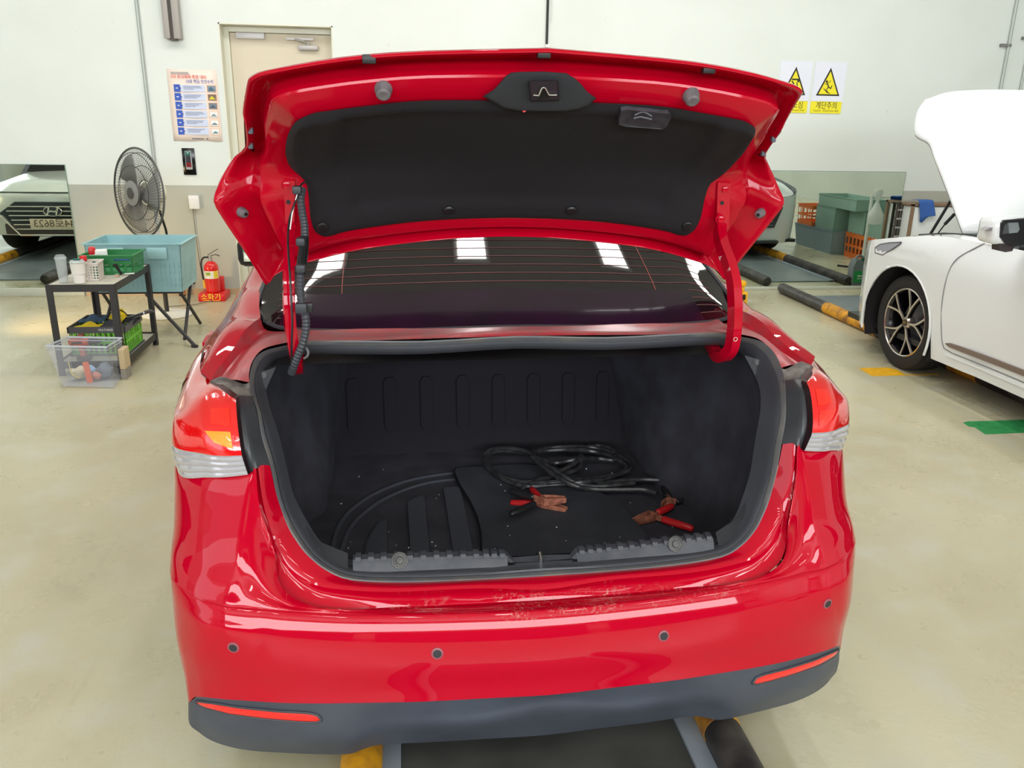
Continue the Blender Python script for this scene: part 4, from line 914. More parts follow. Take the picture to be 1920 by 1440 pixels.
# ---- things lying in the trunk
def carthing(name, label, cat, p, group=None):
    return thing(name, label, cat, tuple(c2w(p)), CA, group)
def put(m, name, mt, root, org, smooth=35, **k):
    m.v = [Vector((p.x-org[0], p.y-org[1], p.z-org[2])) for p in m.v]; return m.obj(name, mt, root, smooth, **k)
matpx = [(853, 884), (856, 878), (864, 877), (920, 873), (975, 870), (1040, 874), (1085, 893), (1112, 917), (1159, 939), (1187, 970), (1212, 1003), (1228, 1040), (1232, 1062), (905, 1062), (904, 1030), (903, 1000), (896, 968), (881, 936), (862, 906)]
O_ = (.1, 2.3, FZ)
t = carthing('trunk_mat', 'loose black carpet mat piece with a curved edge on the trunk floor', 'mat', O_)
mp_ = fp(matpx, FZ+.020); c_ = sum(mp_, Vector())/len(mp_)
m = MB(); r0 = [p+Vector((0, 0, -.016)) for p in mp_]; r1 = mp_; r2 = [p.lerp(c_, .02)+Vector((0, 0, .002)) for p in mp_]
m.grid([r+[r[0]] for r in (r0, r1, r2)]); m.add(r2, [tuple(range(len(r2)))]); 
put(m, 'carpet', mat('mat_carpet', (56, 58, 66), .95, bump=.5, bscale=1200, var=.3, vscale=10, vc=(64, 66, 75)), t, O_, 40)
ed = MB().tube([p+Vector((0, 0, -.006)) for p in spline(mp_[14:]+mp_[:7], 3)], .006, 6); put(ed, 'bound_edge', BLK, t, O_)
# jumper leads
JB = mat('jumper_cable_black', (40, 40, 42), .28, var=.3, vscale=50, vc=(66, 66, 68))
MZ = FZ+.032
t = carthing('jumper_cables', 'coiled black jumper cable set with red and black copper clamps in the trunk', 'jumper cables', O_)
def cable(pts, name='cable'):
    pp = [cw(x, y, z) for x, y, z in pts]
    put(MB().tube(spline(pp, 7), .0082, 8), name, JB, t, O_)
z1, z2, z3 = MZ, MZ+.017, MZ+.033
cable([(1190, 905, z1), (1150, 910, z1), (1110, 912, z1), (1075, 903, z2), (1040, 882, z3), (1010, 862, z3), (1000, 850, z3), (1020, 842, z2), (1060, 838, z2), (1110, 839, z1), (1150, 850, z1), (1180, 868, z1), (1178, 882, z1), (1150, 892, z1), (1110, 898, z1), (1060, 902, z2), (1000, 906, z1), (950, 898, z1), (918, 880, z1), (908, 858, z1), (918, 844, z2), (950, 840, z2), (985, 846, z2), (1010, 858, z2)])
cable([(1232, 925, z1), (1205, 918, z1), (1160, 918, z1), (1110, 917, z1), (1075, 910, z2), (1035, 888, z3), (1008, 866, z3), (998, 854, z3), (1015, 846, z2), (1060, 843, z2), (1110, 846, z1), (1145, 856, z1), (1170, 870, z1), (1172, 880, z1), (1140, 897, z1), (1090, 904, z2), (1040, 908, z1), (990, 912, z1), (960, 906, z1), (925, 887, z1), (912, 862, z1), (922, 848, z1), (950, 845, z1), (990, 850, z1)])
cable([(1236, 900, z1), (1200, 899, z1), (1160, 902, z1), (1120, 908, z1)])
cable([(975, 918, z1), (1000, 905, z1), (1040, 888, z1), (1075, 870, z2), (1090, 855, z2), (1088, 875, z1), (1070, 885, z1), (1030, 897, z1), (990, 905, z1)])
cable([(1010, 860, z3), (1040, 868, z1), (1080, 862, z2), (1120, 860, z1), (1150, 862, z1), (1150, 845, z1), (1125, 836, z1), (1100, 838, z1)])
COP = mat('copper_clamp', (200, 128, 104), .4, .1, var=.4, vscale=40, vc=(120, 74, 60)); JR = mat('clamp_grip_red', (206, 34, 40), .35); JK = mat('clamp_grip_black', (36, 36, 38), .3)
def clamp(nose, pivot, tailA, tailB, mA, mB, jaw=(.5, .5), z=MZ):
    nz, pv, ta, tb = [cw(x, y, zz) for (x, y), zz in zip((nose, pivot, tailA, tailB), (z+.004, z+.008, z+.004, z+.014))]
    root = put(MB().lathe([(.006, -.014), (.006, .014)], 10, pv, 'Z'), 'clamp', COP, t, O_)
    side = (nz-pv).cross(Vector((0, 0, 1))).normalized()
    for s_, tl, mm in ((1, ta, mA), (-1, tb, mB)):
        j0 = nz+side*s_*.007; j1 = pv+side*s_*.014; g0 = pv+(tl-pv)*.28; g1 = tl
        put(MB().ribbon([j0, nz.lerp(pv, .5)+side*s_*.012, j1, g0], [.016, .022, .024, .018], .004, (0, 0, 1)), 'jaw', COP, root, O_)
        dr = (g1-g0).normalized()
        ou = (tl-pv).normalized()
        put(MB().tube([g0-dr*.004, g0, g0.lerp(g1, .5), g1-dr*.006, g1], [.008, .0115, .012, .0105, .006], 10), 'grip', mm, root, O_)
clamp((1060, 936), (1018, 938), (954, 919), (957, 965), JK, JK, z=MZ+.014)
clamp((1062, 957), (1022, 946), (957, 943), (996, 916), JR, JR, z=FZ+.020)
clamp((1188, 978), (1222, 967), (1300, 992), (1262, 948), JR, JR, z=FZ+.012)
clamp((1243, 948), (1256, 942), (1302, 936), (1242, 905), JK, JK, z=FZ+.006)

rnd = random.Random(5); fk = MB()
for k in range(46):
    x, y = rnd.uniform(620, 1300), rnd.uniform(870, 1030); p = cw(x, y, FZ+.0235 if 905 < x < 1180 else FZ+.002)
    if abs(p.x) > .52: continue
    s_ = rnd.uniform(.0008, .0022); fk.box((p.x-s_, p.y-s_*1.6, p.z), (p.x+s_, p.y+s_*1.6, p.z+.0012))
t = carthing('lint_flecks', 'tiny white lint flecks scattered over the trunk floor and carpet mat', 'lint', O_); t['kind'] = 'stuff'
put(fk, 'flecks', WHITE, t, O_, 0)['kind'] = 'stuff'

# ================================================================ things left of the red car
def base_box(root, m, name, mt, **k): return m.obj(name, mt, root, **k)
# ---- work cart
BKM = mat('cart_black_steel', (52, 50, 50), .5, bump=.1, bscale=300); CTP = mat('cart_top_board', (196, 192, 176), .45, var=.2, vscale=12)
X0, X1, Y0, Y1, ZT = -2.24, -1.83, 5.45, 6.22, .60
t = thing('work_cart', 'low black steel cart with a pale top between the fan and the red car', 'cart', (X0, Y0, 0))
dx, dy = X1-X0, Y1-Y0
MB().box((.006, .006, ZT-.012), (dx-.006, dy-.006, ZT-.002)).obj('top_board', CTP, t, smooth=0)
MB().box((.006, .006, .075), (dx-.006, dy-.006, .087)).obj('shelf_board', CTP, t, smooth=0)
m = MB()
for z in (ZT-.045, .05): m.box((0, 0, z), (dx, .004, z+.047)).box((0, dy-.004, z), (dx, dy, z+.047)).box((0, 0, z), (.004, dy, z+.047)).box((dx-.004, 0, z), (dx, dy, z+.047))
m.obj('rail', BKM, t, smooth=0)
for x, y, sx, sy in ((0, 0, 1, 1), (dx, 0, -1, 1), (0, dy, 1, -1), (dx, dy, -1, -1)):
    MB().box((min(x, x+sx*.034)-.003, y-.003*sy, 0), (max(x, x+sx*.034)+.003, y+.006*sy, ZT)).box((x-.003*sx, min(y, y+sy*.034), 0), (x+.006*sx, max(y, y+sy*.034), ZT)).obj('leg', BKM, t, smooth=0)
CZ = ZT
# ---- basket helpers
def wall_bars(m, a, b, z0, z1, n, w, th, nrm):  # vertical slats between points a and b
    for i in range(n):
        p = a.lerp(b, (i+.5)/n); d = (b-a).normalized()*w/2; q = nrm*th/2
        m.hexa([p-d-q+Vector((0, 0, z0)), p+d-q+Vector((0, 0, z0)), p+d+q+Vector((0, 0, z0)), p-d+q+Vector((0, 0, z0))], [p-d-q+Vector((0, 0, z1)), p+d-q+Vector((0, 0, z1)), p+d+q+Vector((0, 0, z1)), p-d+q+Vector((0, 0, z1))])
def crate(name, label, cat, loc, sx, sy, h, mt, rz=0, taper=.04, bands=((0, .22), (.45, .55), (.84, 1)), nb=9, th=.004, rim=.012, rim_mt=None, group=None, solid=False):
    t = thing(name, label, cat, loc, rz, group)
    def C(z, k): f = 1-taper*(1-z/h); return [Vector((-sx/2*f, -sy/2*f, z)), Vector((sx/2*f, -sy/2*f, z)), Vector((sx/2*f, sy/2*f, z)), Vector((-sx/2*f, sy/2*f, z))]
    for s_ in range(4):
        m = MB(); 
        def seg(za, zb, u0=0, u1=1, t_=th):
            a0, b0 = C(za, 0)[s_], C(za, 0)[(s_+1) % 4]; a1, b1 = C(zb, 0)[s_], C(zb, 0)[(s_+1) % 4]
            p0, p1, p2, p3 = a0.lerp(b0, u0), a0.lerp(b0, u1), a1.lerp(b1, u1), a1.lerp(b1, u0)
            nn = (b0-a0).cross(Vector((0, 0, 1))).normalized()*t_
            m.hexa([p0, p1, p2, p3], [p0-nn, p1-nn, p2-nn, p3-nn])
        if solid: seg(0, h)
        else:
            for a, b in bands: seg(a*h, b*h)
            for (a, b), (c, d) in zip(bands, bands[1:]):
                for i in range(nb+1):
                    u = i/nb; seg(b*h, c*h, max(0, u-.022), min(1, u+.022))
        m.obj('side_panel', mt, t, smooth=0)
    c0 = C(th, 0); MB().hexa([p for p in c0], [p+Vector((0, 0, th)) for p in c0]).obj('base', mt, t, smooth=0)
    r = C(h, 0); m = MB()
    for i in range(4):
        a, b = r[i], r[(i+1) % 4]; nn = (b-a).cross(Vector((0, 0, 1))).normalized()*rim; e = (b-a).normalized()*rim
        m.hexa([a-e+nn, b+e+nn, b+e*0-nn*.3, a-nn*.3], [a-e+nn+Vector((0, 0, .008)), b+e+nn+Vector((0, 0, .008)), b-nn*.3+Vector((0, 0, .008)), a-nn*.3+Vector((0, 0, .008))])
    m.obj('rim', rim_mt or mt, t, smooth=0)
    return t
GRN = mat('green_basket_plastic', (46, 128, 72), .45); IVO = mat('ivory_basket_plastic', (222, 214, 204), .5); TEA = mat('pale_blue_crate_plastic', (152, 194, 198), .45, var=.12, vscale=6)
LIME = mat('lime_crate_plastic', (112, 196, 52), .45); DGR = mat('crate_rim_grey', (86, 86, 88), .5)
# green crate and white basket on the cart top
g = crate('green_crate', 'dark green crate at the back of the cart top', 'crate', (-1.975, 5.93, CZ), .33, .26, .125, GRN, 0, .05, ((0, .18), (.55, 1)), 7)
MB().tube([(.05, -.136, .10), (.06, -.148, .105), (.14, -.148, .105), (.15, -.136, .10)], .004, 6).obj('blue_handle', mat('handle_blue', (44, 70, 150), .4), g)
iv = crate('plastic_basket', 'small ivory perforated basket on the cart top', 'basket', (-2.045, 5.655, CZ), .155, .15, .11, IVO, .1, .05, ((0, .10), (.2, .26), (.36, .42), (.52, .58), (.68, .74), (.84, 1)), 9, .003, .005)
# bottles and bits in the basket
def bottle(name, label, loc, prof, mt, cap=None, cat='bottle', tilt=0, grp=None):
    t = thing(name, label, cat, loc, 0, grp); t.rotation_euler = (tilt, 0, 0)
    MB().lathe(prof, 20).obj('body', mt, t, smooth=40)
    if cap: MB().lathe(cap[0], 16).obj('cap', cap[1], t, smooth=40)
    return t
bottle('spray_bottle', 'white bottle with a red cap standing in the ivory basket', (-2.07, 5.66, CZ+.006), [(0, 0), (.024, 0), (.025, .08), (.02, .10), (.012, .11)], WHITE, ([(.014, .108), (.022, .112), (.022, .14), (.018, .146), (0, .146)], mat('cap_red', (206, 36, 40), .4)))
bottle('glue_bottle', 'teal capped tube leaning in the ivory basket', (-1.995, 5.645, CZ+.006), [(0, 0), (.018, 0), (.018, .07), (.009, .085)], mat('teal_bottle', (60, 130, 112), .4), ([(.009, .085), (.012, .088), (.010, .115), (0, .118)], mat('teal_cap', (20, 88, 80), .4)), tilt=.18)
t = thing('small_box', 'white box with a red corner resting on the green crate', 'box', (-2.06, 5.90, CZ+.10), .3)
MB().box((-.05, -.03, 0), (.06, .03, .055), .006).obj('box', WHITE, t); MB().box((-.055, -.033, .022), (-.01, .033, .075), .012).obj('red_end', mat('cap_red', (206, 36, 40), .4), t)
# takeaway cup with a lid and straw
t = thing('takeaway_cup', 'white paper cup with a dark straw at the front of the cart top', 'cup', (-2.055, 5.51, CZ))
MB().lathe([(0, .002), (.031, .002), (.032, .01), (.036, .06), (.040, .063), (.044, .130), (.045, .132)], 28).obj('cup_body', mat('cup_white', (240, 238, 232), .45), t, smooth=30)
MB().lathe([(.0455, .130), (.046, .137), (.040, .142), (.039, .147), (.0, .149)], 28).obj('lid', mat('clear_lid', (196, 206, 200), .15, alpha=.75), t, smooth=30)
MB().box((-.018, -.012, .147), (.02, .012, .158), .003).obj('lid_tab', mat('teal_cap', (20, 88, 80), .4), t)
MB().tube([(-.006, 0, .06), (-.004, 0, .15), (.0, 0, .212)], .0028, 6).obj('straw', BLK, t)
t = thing('clear_cup', 'tall empty clear cup beside the white paper cup', 'cup', (-2.165, 5.545, CZ))
CLR = mat('clear_plastic', (214, 222, 222), .1, alpha=.32)
MB().lathe([(0, .002), (.026, .002), (.028, .03), (.033, .15), (.034, .152), (.032, .15), (.026, .006), (0, .006)], 24).obj('cup_body', CLR, t, smooth=40)
MB().lathe([(.036, .15), (.037, .158), (.026, .172), (.026, .176), (0, .176)], 24).obj('dome_lid', CLR, t, smooth=30)
t = thing('small_ball', 'little green and pink ball lying at the foot of the green crate', 'ball', (-1.895, 5.72, CZ+.014))
MB().lathe([(0, -.014), (.009, -.011), (.014, 0), (.014, .004)], 14).obj('pink_half', mat('ball_pink', (224, 170, 150), .5), t); MB().lathe([(.0142, 0), (.011, .010), (0, .014)], 14).obj('green_half', mat('ball_green', (70, 130, 96), .5), t)
t = thing('brush', 'black handled brush sticking out over the right edge of the cart top', 'brush', (-1.875, 5.76, CZ+.01), 0)
MB().ribbon([(0, 0, 0), (-.012, -.012, .03), (-.03, -.03, .075)], [.008, .014, .03], .012, (1, -.5, 0)).obj('bristle_head', BLK, t); MB().tube([(0, 0, 0), (.012, .01, -.008)], .005).obj('ferrule', MET, t)
t = thing('marker_pen', 'white pen laid across the right rim of the cart top', 'pen', (-1.86, 5.80, CZ+.006), .1)
MB().tube([(-.01, 0, 0), (.045, 0, .002), (.052, 0, .002)], .005, 8).obj('pen_body', WHITE, t); MB().tube([(.052, 0, .002), (.066, 0, .002)], .003, 8).obj('tip', BLK, t)
# lower shelf: folding crate with cloths
SZ = .088
fc = crate('folding_crate', 'lime green folding crate with a grey rim on the lower shelf of the cart', 'crate', (-2.035, 5.80, SZ), .35, .36, .19, LIME, 0, 0.0, ((0, .10), (.42, .52), (.80, .88)), 10, .004, .002, DGR)
MB().box((-.18, -.185, .155), (.18, -.176, .195)).box((-.18, .176, .155), (.18, .185, .195)).box((-.185, -.185, .155), (-.176, .185, .195)).box((.176, -.185, .155), (.185, .185, .195)).obj('grey_collar', DGR, fc, smooth=0)
MB().box((-.185, -.19, 0), (.185, .19, .012)).obj('grey_foot', DGR, fc, smooth=0)
text('lettering', 'MULTI-BASE', .022, WHITE, fc, wallM(.06, -.1862, .176), .09)
def cloth(name, label, loc, sx, sy, amp, mt, seed, cat='cloth', n=14, drape=0):
    t = thing(name, label, cat, loc); rnd = random.Random(seed); ph = [rnd.uniform(0, 6) for _ in range(6)]; rows = []
    for j in range(n):
        row = []
        for i in range(n):
            u, v = i/(n-1)-.5, j/(n-1)-.5
            z = amp*(math.cos(u*3.0)*math.cos(v*3.0)+.35*math.sin(u*9+ph[0]+v*5)+.25*math.sin(v*11+ph[1]))-drape*abs(u)**2
            row.append((u*sx+.01*math.sin(v*12+ph[2]), v*sy+.01*math.sin(u*10+ph[3]), z))
        rows.append(row)
    MB().grid(rows).obj('fabric', mt, t, smooth=60, thick=.004); return t
YC = mat('yellow_microfibre', (236, 206, 40), .9, bump=.6, bscale=500)
a = cloth('cleaning_cloth', 'yellow cloth bunched over the front of the lime crate', (-2.115, 5.70, SZ+.18), .15, .13, .022, YC, 1)
b = cloth('cleaning_cloth', 'yellow cloth with a black hem standing up beside the cart leg', (-1.955, 5.83, SZ+.20), .11, .12, .05, YC, 2)
MB().tube(spline([(-.055, -.05, .03), (-.02, -.058, .062), (.03, -.058, .075), (.055, -.03, .05), (.05, .02, .02)], 4), .004, 6).obj('black_hem', BLK, b)
cloth('cleaning_cloth', 'dark blue cloth at the back of the lime crate', (-2.13, 5.86, SZ+.19), .14, .15, .03, mat('navy_cloth', (60, 84, 108), .9), 3)
cloth('cleaning_cloth', 'charcoal cloth filling the right side of the lime crate', (-1.97, 5.74, SZ+.165), .22, .20, .03, mat('charcoal_cloth', (62, 62, 70), .9), 4)
cloth('cleaning_cloth', 'black cloth under the silver tube in the lime crate', (-1.90, 5.86, SZ+.185), .12, .16, .025, mat('black_cloth', (28, 28, 32), .9), 5)
t = thing('inspection_lamp', 'silver and black tube sticking out of the lime crate to the right', 'work lamp', (-1.91, 5.80, SZ+.19))
MB().tube([(-.03, 0, 0), (.12, .07, .045)], .011, 10).obj('tube', mat('silver_tube', (196, 198, 204), .3, .5), t); MB().tube([(-.03, -.012, .004), (.11, .055, .042)], .0075, 8).obj('black_side', BLK, t)
MB().tube([(.115, .068, .044), (.150, .085, .052), (.175, .095, .045)], [.013, .014, .006], 10).obj('end_cap', mat('dark_cap', (70, 64, 62), .4), t)
# cordless drill on the shelf in front
t = thing('cordless_drill', 'orange cordless drill lying in front of the lime crate', 'drill', (-2.10, 5.52, SZ))
ORG = mat('drill_orange', (214, 84, 44), .45)
MB().tube([(-.075, 0, .115), (-.07, 0, .118), (-.02, 0, .122), (.03, 0, .124), (.045, 0, .124)], [.018, .028, .031, .029, .024], 14).obj('motor_body', ORG, t, smooth=50)
MB().ribbon([(-.012, 0, .10), (-.002, 0, .05), (.0, 0, .015)], [.03, .028, .034], .03, (1, 0, 0)).obj('grip', ORG, t, smooth=30)
MB().box((-.04, -.028, 0), (.045, .028, .03), .006).obj('battery', mat('battery_dark', (74, 44, 40), .5), t)
MB().tube([(.045, 0, .124), (.06, 0, .124), (.075, 0, .124), (.10, 0, .124), (.118, 0, .124)], [.020, .022, .019, .016, .008], 14).obj('chuck', mat('chuck_black', (58, 48, 46), .4), t, smooth=20)
MB().ribbon([(-.055, -.03, .118), (-.03, -.034, .124), (.01, -.032, .124)], .013, .004, (0, 0, 1)).obj('black_inlay', BLK, t)
MB().box((-.02, -.02, .145), (.015, .02, .175), .008).obj('knob', mat('drill_knob', (150, 72, 60), .5), t)
t = thing('cardboard_box', 'small beige box leaning beside the clear storage bin', 'box', (-1.79, 5.36, 0)); 
MB().box((-.035, -.02, .07), (.0, .09, .20), .004).obj('carton', mat('beige_card', (206, 186, 148), .7), t, smooth=20); MB().box((-.034, -.019, 0), (-.001, .089, .07), .002).obj('carton_foot', mat('grey_card', (150, 146, 136), .7), t, smooth=20)
# clear storage bin in front
bq = [PZ(x, y, .004) for x, y in ((118, 725), (214, 727), (232, 701), (143, 699))]
tq = [PZ(x, y, .262) for x, y in ((86, 649), (200, 651), (228, 634), (128, 632))]
org = bq[0].copy(); org.z = 0
t = thing('storage_bin', 'clear plastic storage bin on the floor in front of the cart', 'storage box', tuple(org))
BIN = mat('frosted_clear_plastic', (206, 212, 222), .18, alpha=.25)
A = [p-org for p in bq]; B = [p-org for p in tq]
for i in range(4):
    a0, b0, a1, b1 = A[i], A[(i+1) % 4], B[i], B[(i+1) % 4]
    rows = []
    for k in range(5):
        z = k/4; rows.append([a0.lerp(a1, z).lerp(b0.lerp(b1, z), u)+(Vector(((a0+b0)/2-(A[0]+A[2])/2)).normalized()*(-.008 if 0.2 < u < .8 and k < 4 else 0)) for u in (0, .18, .22, .78, .82, 1)])
    MB().grid(rows).obj('side_wall', BIN, t, smooth=20)
MB().hexa([p+Vector((0, 0, .002)) for p in A], [p+Vector((0, 0, .005)) for p in A]).obj('base', BIN, t, smooth=0)
MB().tube(B, .0065, 6, closed=True).tube([p+Vector((0, 0, -.02)) for p in B], .003, 6, closed=True).obj('rim', mat('bin_rim', (214, 220, 230), .25, alpha=.65), t)
ctr = (A[0]+A[1]+A[2]+A[3])/4
t = thing('orange_handle_tool', 'orange handle standing inside the clear storage bin', 'tool', tuple(org+ctr+Vector((.0, -.07, .006))))
MB().ribbon([(0, 0, 0), (-.008, 0, .08), (-.012, 0, .135)], .034, .012, (1, 0, 0)).obj('handle', mat('handle_orange', (232, 104, 60), .45), t)
for k, (dx_, dy_, c, sz, lab) in enumerate(((-.09, .0, (196, 186, 160), .085, 'crumpled beige bag at the left end of the clear storage bin'), (-.03, .03, (150, 186, 222), .08, 'light blue rag behind the orange handle in the clear bin'), (.065, .02, (110, 118, 132), .10, 'dark grey bag at the right end of the clear storage bin'), (.03, -.03, (190, 120, 104), .05, 'small rust coloured rag at the bottom of the clear storage bin'))):
    t = thing('rag', lab, 'rag', tuple(org+ctr+Vector((dx_, dy_, .01)))); rnd = random.Random(k+11)
    bm = bmesh.new(); bmesh.ops.create_icosphere(bm, subdivisions=3, radius=sz/2)
    for v in bm.verts: v.co = Vector((v.co.x*1.1, v.co.y*.9, (v.co.z+sz/2)*.95))*(1+.12*math.sin(v.co.x*90+k)+.1*math.sin(v.co.y*110+k*2)+.08*math.sin(v.co.z*120))
    bm.verts.index_update(); MB().add([v.co.copy() for v in bm.verts], [[v.index for v in f.verts] for f in bm.faces]).obj('crumpled_fabric', mat('rag_%d' % k, c, .8), t, smooth=60); bm.free()
t = thing('cord', 'yellow cord inside the left of the clear storage bin', 'cord', tuple(org+ctr+Vector((-.12, -.05, .01))))
MB().tube(spline([(0, 0, .13), (.004, 0, .08), (.012, .01, .04), (.05, .01, .02)], 5), .003, 6).obj('cord', mat('yellow_cord', (226, 210, 120), .5), t)
# ---- blue crate on a folding stand
bc = crate('harvest_crate', 'large pale blue ventilated crate on a black stand behind the cart', 'crate', (-1.965, 6.58, .37), .67, .48, .355, TEA, 0, .06, ((0, .10), (.19, .23), (.32, .37), (.46, .50), (.60, 1)), 20, .006, .016)
for k in range(2):
    MB().box((-.20+k*.30, -.262, .25), (-.06+k*.30, -.250, .335), .004).obj('hand_hold_plate', TEA, bc)
t = thing('folding_stand', 'black folding stand legs under the pale blue crate', 'stand', (-1.965, 6.58, 0))
for sx_ in (-1, 1):
    MB().tube([(sx_*.30, -.26, .012), (sx_*.28, .16, .355)], .013, 8).tube([(sx_*.30, .26, .012), (sx_*.28, -.16, .355)], .013, 8).obj('crossed_legs', BKM, t)
MB().box((-.31, -.20, .352), (.31, -.17, .368)).box((-.31, .17, .352), (.31, .20, .368)).obj('top_bar', BKM, t, smooth=0)
MB().tube([(.05, -.22, .355), (.42, -.46, .012)], .013, 8).tube([(.40, -.455, .010), (.44, -.475, .010)], .014, 8).obj('splayed_leg', BKM, t)

# ---- pedestal fan
fc_ = PY(260, 362, 7.12)
ax = Vector((-.68, -.73, .04)).normalized()
t = thing('pedestal_fan', 'large grey pedestal fan by the wall, turned to the left', 'fan', (fc_.x+.27, 7.36, 0))
O0 = Vector(t.location)
CAGE = mat('fan_cage_wire', (66, 64, 62), .4, .3); BLD = mat('fan_blade', (152, 152, 146), .35, alpha=.82); FBODY = mat('fan_cream', (220, 216, 196), .45)
Mx = ax.to_track_quat('Z', 'Y').to_matrix(); cen_ = fc_-O0
RF = .352
def fpnt(r, a, h): return cen_+Mx @ Vector((r*math.cos(a), r*math.sin(a), h))
def dome(r, s_): return s_*(.062*(1-(r/RF)**2)**.6)+(0 if s_ > 0 else 0)
for s_, nm in ((1, 'front_cage'), (-1, 'rear_cage')):
    m = MB()
    for k in range(84):
        a = 2*math.pi*k/84+ (.3 if s_ < 0 else 0)
        m.tube([fpnt(r, a+.25*(r/RF), dome(r, s_)) for r in (.10, .17, .24, .30, .33, RF)], .0016, 3, caps=False)
    for r in (.10, .215, .315): m.tube([fpnt(r, 2*math.pi*k/40, dome(r, s_)) for k in range(40)], .0028, 6, closed=True)
    o = m.obj(nm, CAGE, t, smooth=0); o['kind'] = 'stuff'
MB().tube([fpnt(RF, 2*math.pi*k/48, 0) for k in range(48)], .008, 8, closed=True).obj('cage_ring', mat('fan_ring', (84, 84, 80), .4), t)
MB().lathe([(0, .012), (.06, .010), (.10, .003), (.104, -.006)], 30, cen_+ax*.058, M=Mx).obj('front_badge', mat('fan_badge', (150, 148, 144), .4, .2), t)
MB().lathe([(0, .004), (.044, .003), (.046, -.004)], 24, cen_+ax*.072, M=Mx).obj('badge_emblem', mat('emblem_dark', (98, 94, 92), .35, .5), t)
for k in range(3):
    rows = []
    for i in range(7):
        r = .05+.26*i/6; row = []
        for j in range(7):
            a = 2*math.pi*k/3+(j/6-.5)*(1.25-.15*i/6)+.15*i/6; row.append(fpnt(r, a, -.03*(j/6-.5)-.004))
        rows.append(row)
    MB().grid(rows).obj('blade', BLD, t, smooth=60, thick=.002)
MB().lathe([(0, .03), (.045, .026), (.055, -.02)], 20, cen_, M=Mx).obj('hub', mat('fan_hub', (110, 108, 104), .4), t)
MB().lathe([(.055, -.055), (.085, -.062), (.088, -.12), (.078, -.20), (.05, -.215), (0, -.218)], 28, cen_, M=Mx).obj('motor_housing', FBODY, t, smooth=50)
mh = cen_-ax*.13
MB().tube([mh+Vector((0, 0, .085)), mh+Vector((0, 0, .105))], .005, 8).lathe([(.009, 0), (.009, .006), (0, .008)], 10, mh+Vector((0, 0, .105))).obj('oscillation_knob', MET, t)
pb = Vector((mh.x, mh.y, 0))
MB().tube([pb+Vector((0, 0, .02)), pb+Vector((0, 0, .55))], .019, 12).obj('lower_pole', BKM, t)
MB().tube([pb+Vector((0, 0, .55)), mh+Vector((0, 0, -.09))], .014, 12).obj('upper_pole', mat('pole_white', (216, 216, 212), .4), t)
MB().tube([mh+Vector((.02, .0, -.09)), mh+Vector((.05, .05, -.30)), mh+Vector((.06, .08, -.5))], .010, 8).obj('power_lead', BLK, t)
MB().bbox((-.05, -.03, -.14), (.05, .05, -.07), .012).mapped(lambda p: p+mh).obj('neck_bracket', FBODY, t)
MB().lathe([(0, .0), (.205, .0), (.21, .006), (.19, .016), (.05, .026), (.03, .03)], 44, pb).obj('round_base', mat('base_white', (222, 220, 210), .4), t)

# ---- fire extinguisher on its stand
EX = Vector((-1.755, 7.86, 0))
t = thing('extinguisher_stand', 'red stand base with yellow Korean lettering under the extinguisher', 'stand', tuple(EX))
RS = mat('stand_red', (214, 30, 34), .35)
MB().box((-.125, -.13, 0), (.115, .12, .07), .010).obj('base', RS, t)
text('lettering', '소화기', .066, mat('stand_yellow', (246, 226, 60), .5), t, wallM(-.01, -.1305, .042), .17)
MB().box((-.085, -.1315, .010), (.07, -.130, .014)).obj('small_print', mat('stand_yellow', (246, 226, 60), .5), t, smooth=0)
MB().box((-.078, .035, .07), (.078, .10, .20), .01).obj('back_support', RS, t)
t = thing('fire_extinguisher', 'red fire extinguisher with a white and yellow label by the wall', 'fire extinguisher', (EX.x-.005, EX.y-.03, .07))
MB().lathe([(0, 0), (.058, 0), (.064, .006), (.065, .02), (.065, .22), (.060, .25), (.045, .275), (.022, .288), (.018, .292), (.018, .305), (0, .305)], 36).obj('cylinder', mat('extinguisher_red', (222, 32, 28), .25, coat=.6), t, smooth=50)
def arc_panel(r, a0, a1, z0, z1, n=12): return MB().grid([[(r*math.sin(a0+(a1-a0)*i/n), -r*math.cos(a0+(a1-a0)*i/n), z) for i in range(n+1)] for z in (z0, z1)])
arc_panel(.0662, -1.25, 1.25, .135, .205).obj('label', mat('label_white', (232, 232, 226), .5), t)
arc_panel(.0666, .45, 1.15, .138, .205).obj('yellow_label_field', mat('label_yellow', (240, 206, 60), .5), t)
arc_panel(.0667, -.65, .05, .165, .195).obj('lime_label_field', mat('label_lime', (196, 214, 90), .5), t)
text('lettering', 'DH', .026, mat('label_green_text', (30, 90, 60), .5), t, wallM(-.02, -.0688, .182), .03)
MB().lathe([(.020, .290), (.020, .315), (.014, .32), (.014, .34)], 14).obj('valve', mat('valve_steel', (200, 196, 196), .3, .8), t)
MB().ribbon([(.0, 0, .335), (.05, 0, .350), (.085, -.0, .335)], .018, .005, (0, 1, 0)).ribbon([(-.02, 0, .345), (.03, 0, .375), (.075, 0, .40)], .018, .005, (0, 1, 0)).obj('lever', BLK, t)
MB().tube(spline([(-.015, 0, .325), (-.06, -.01, .32), (-.082, -.02, .27), (-.08, -.02, .20), (-.073, -.02, .12)], 5), .008, 8).obj('hose', BLK, t)
MB().tube([(-.073, -.02, .12), (-.071, -.02, .10), (-.066, -.02, .045)], [.008, .010, .014], 10).obj('nozzle', mat('nozzle_yellow', (240, 190, 60), .4), t)
t = thing('handset', 'small black and orange handset leaning on the wall by the fan base', 'phone', (-2.08, 7.98, 0), .1)
MB().box((-.028, -.006, .005), (.03, .006, .13), .004).obj('case', BLK, t); MB().box((-.022, -.0075, .02), (.024, -.0055, .12), .001).obj('screen', mat('amber_screen', (238, 148, 70), .3), t, smooth=0)

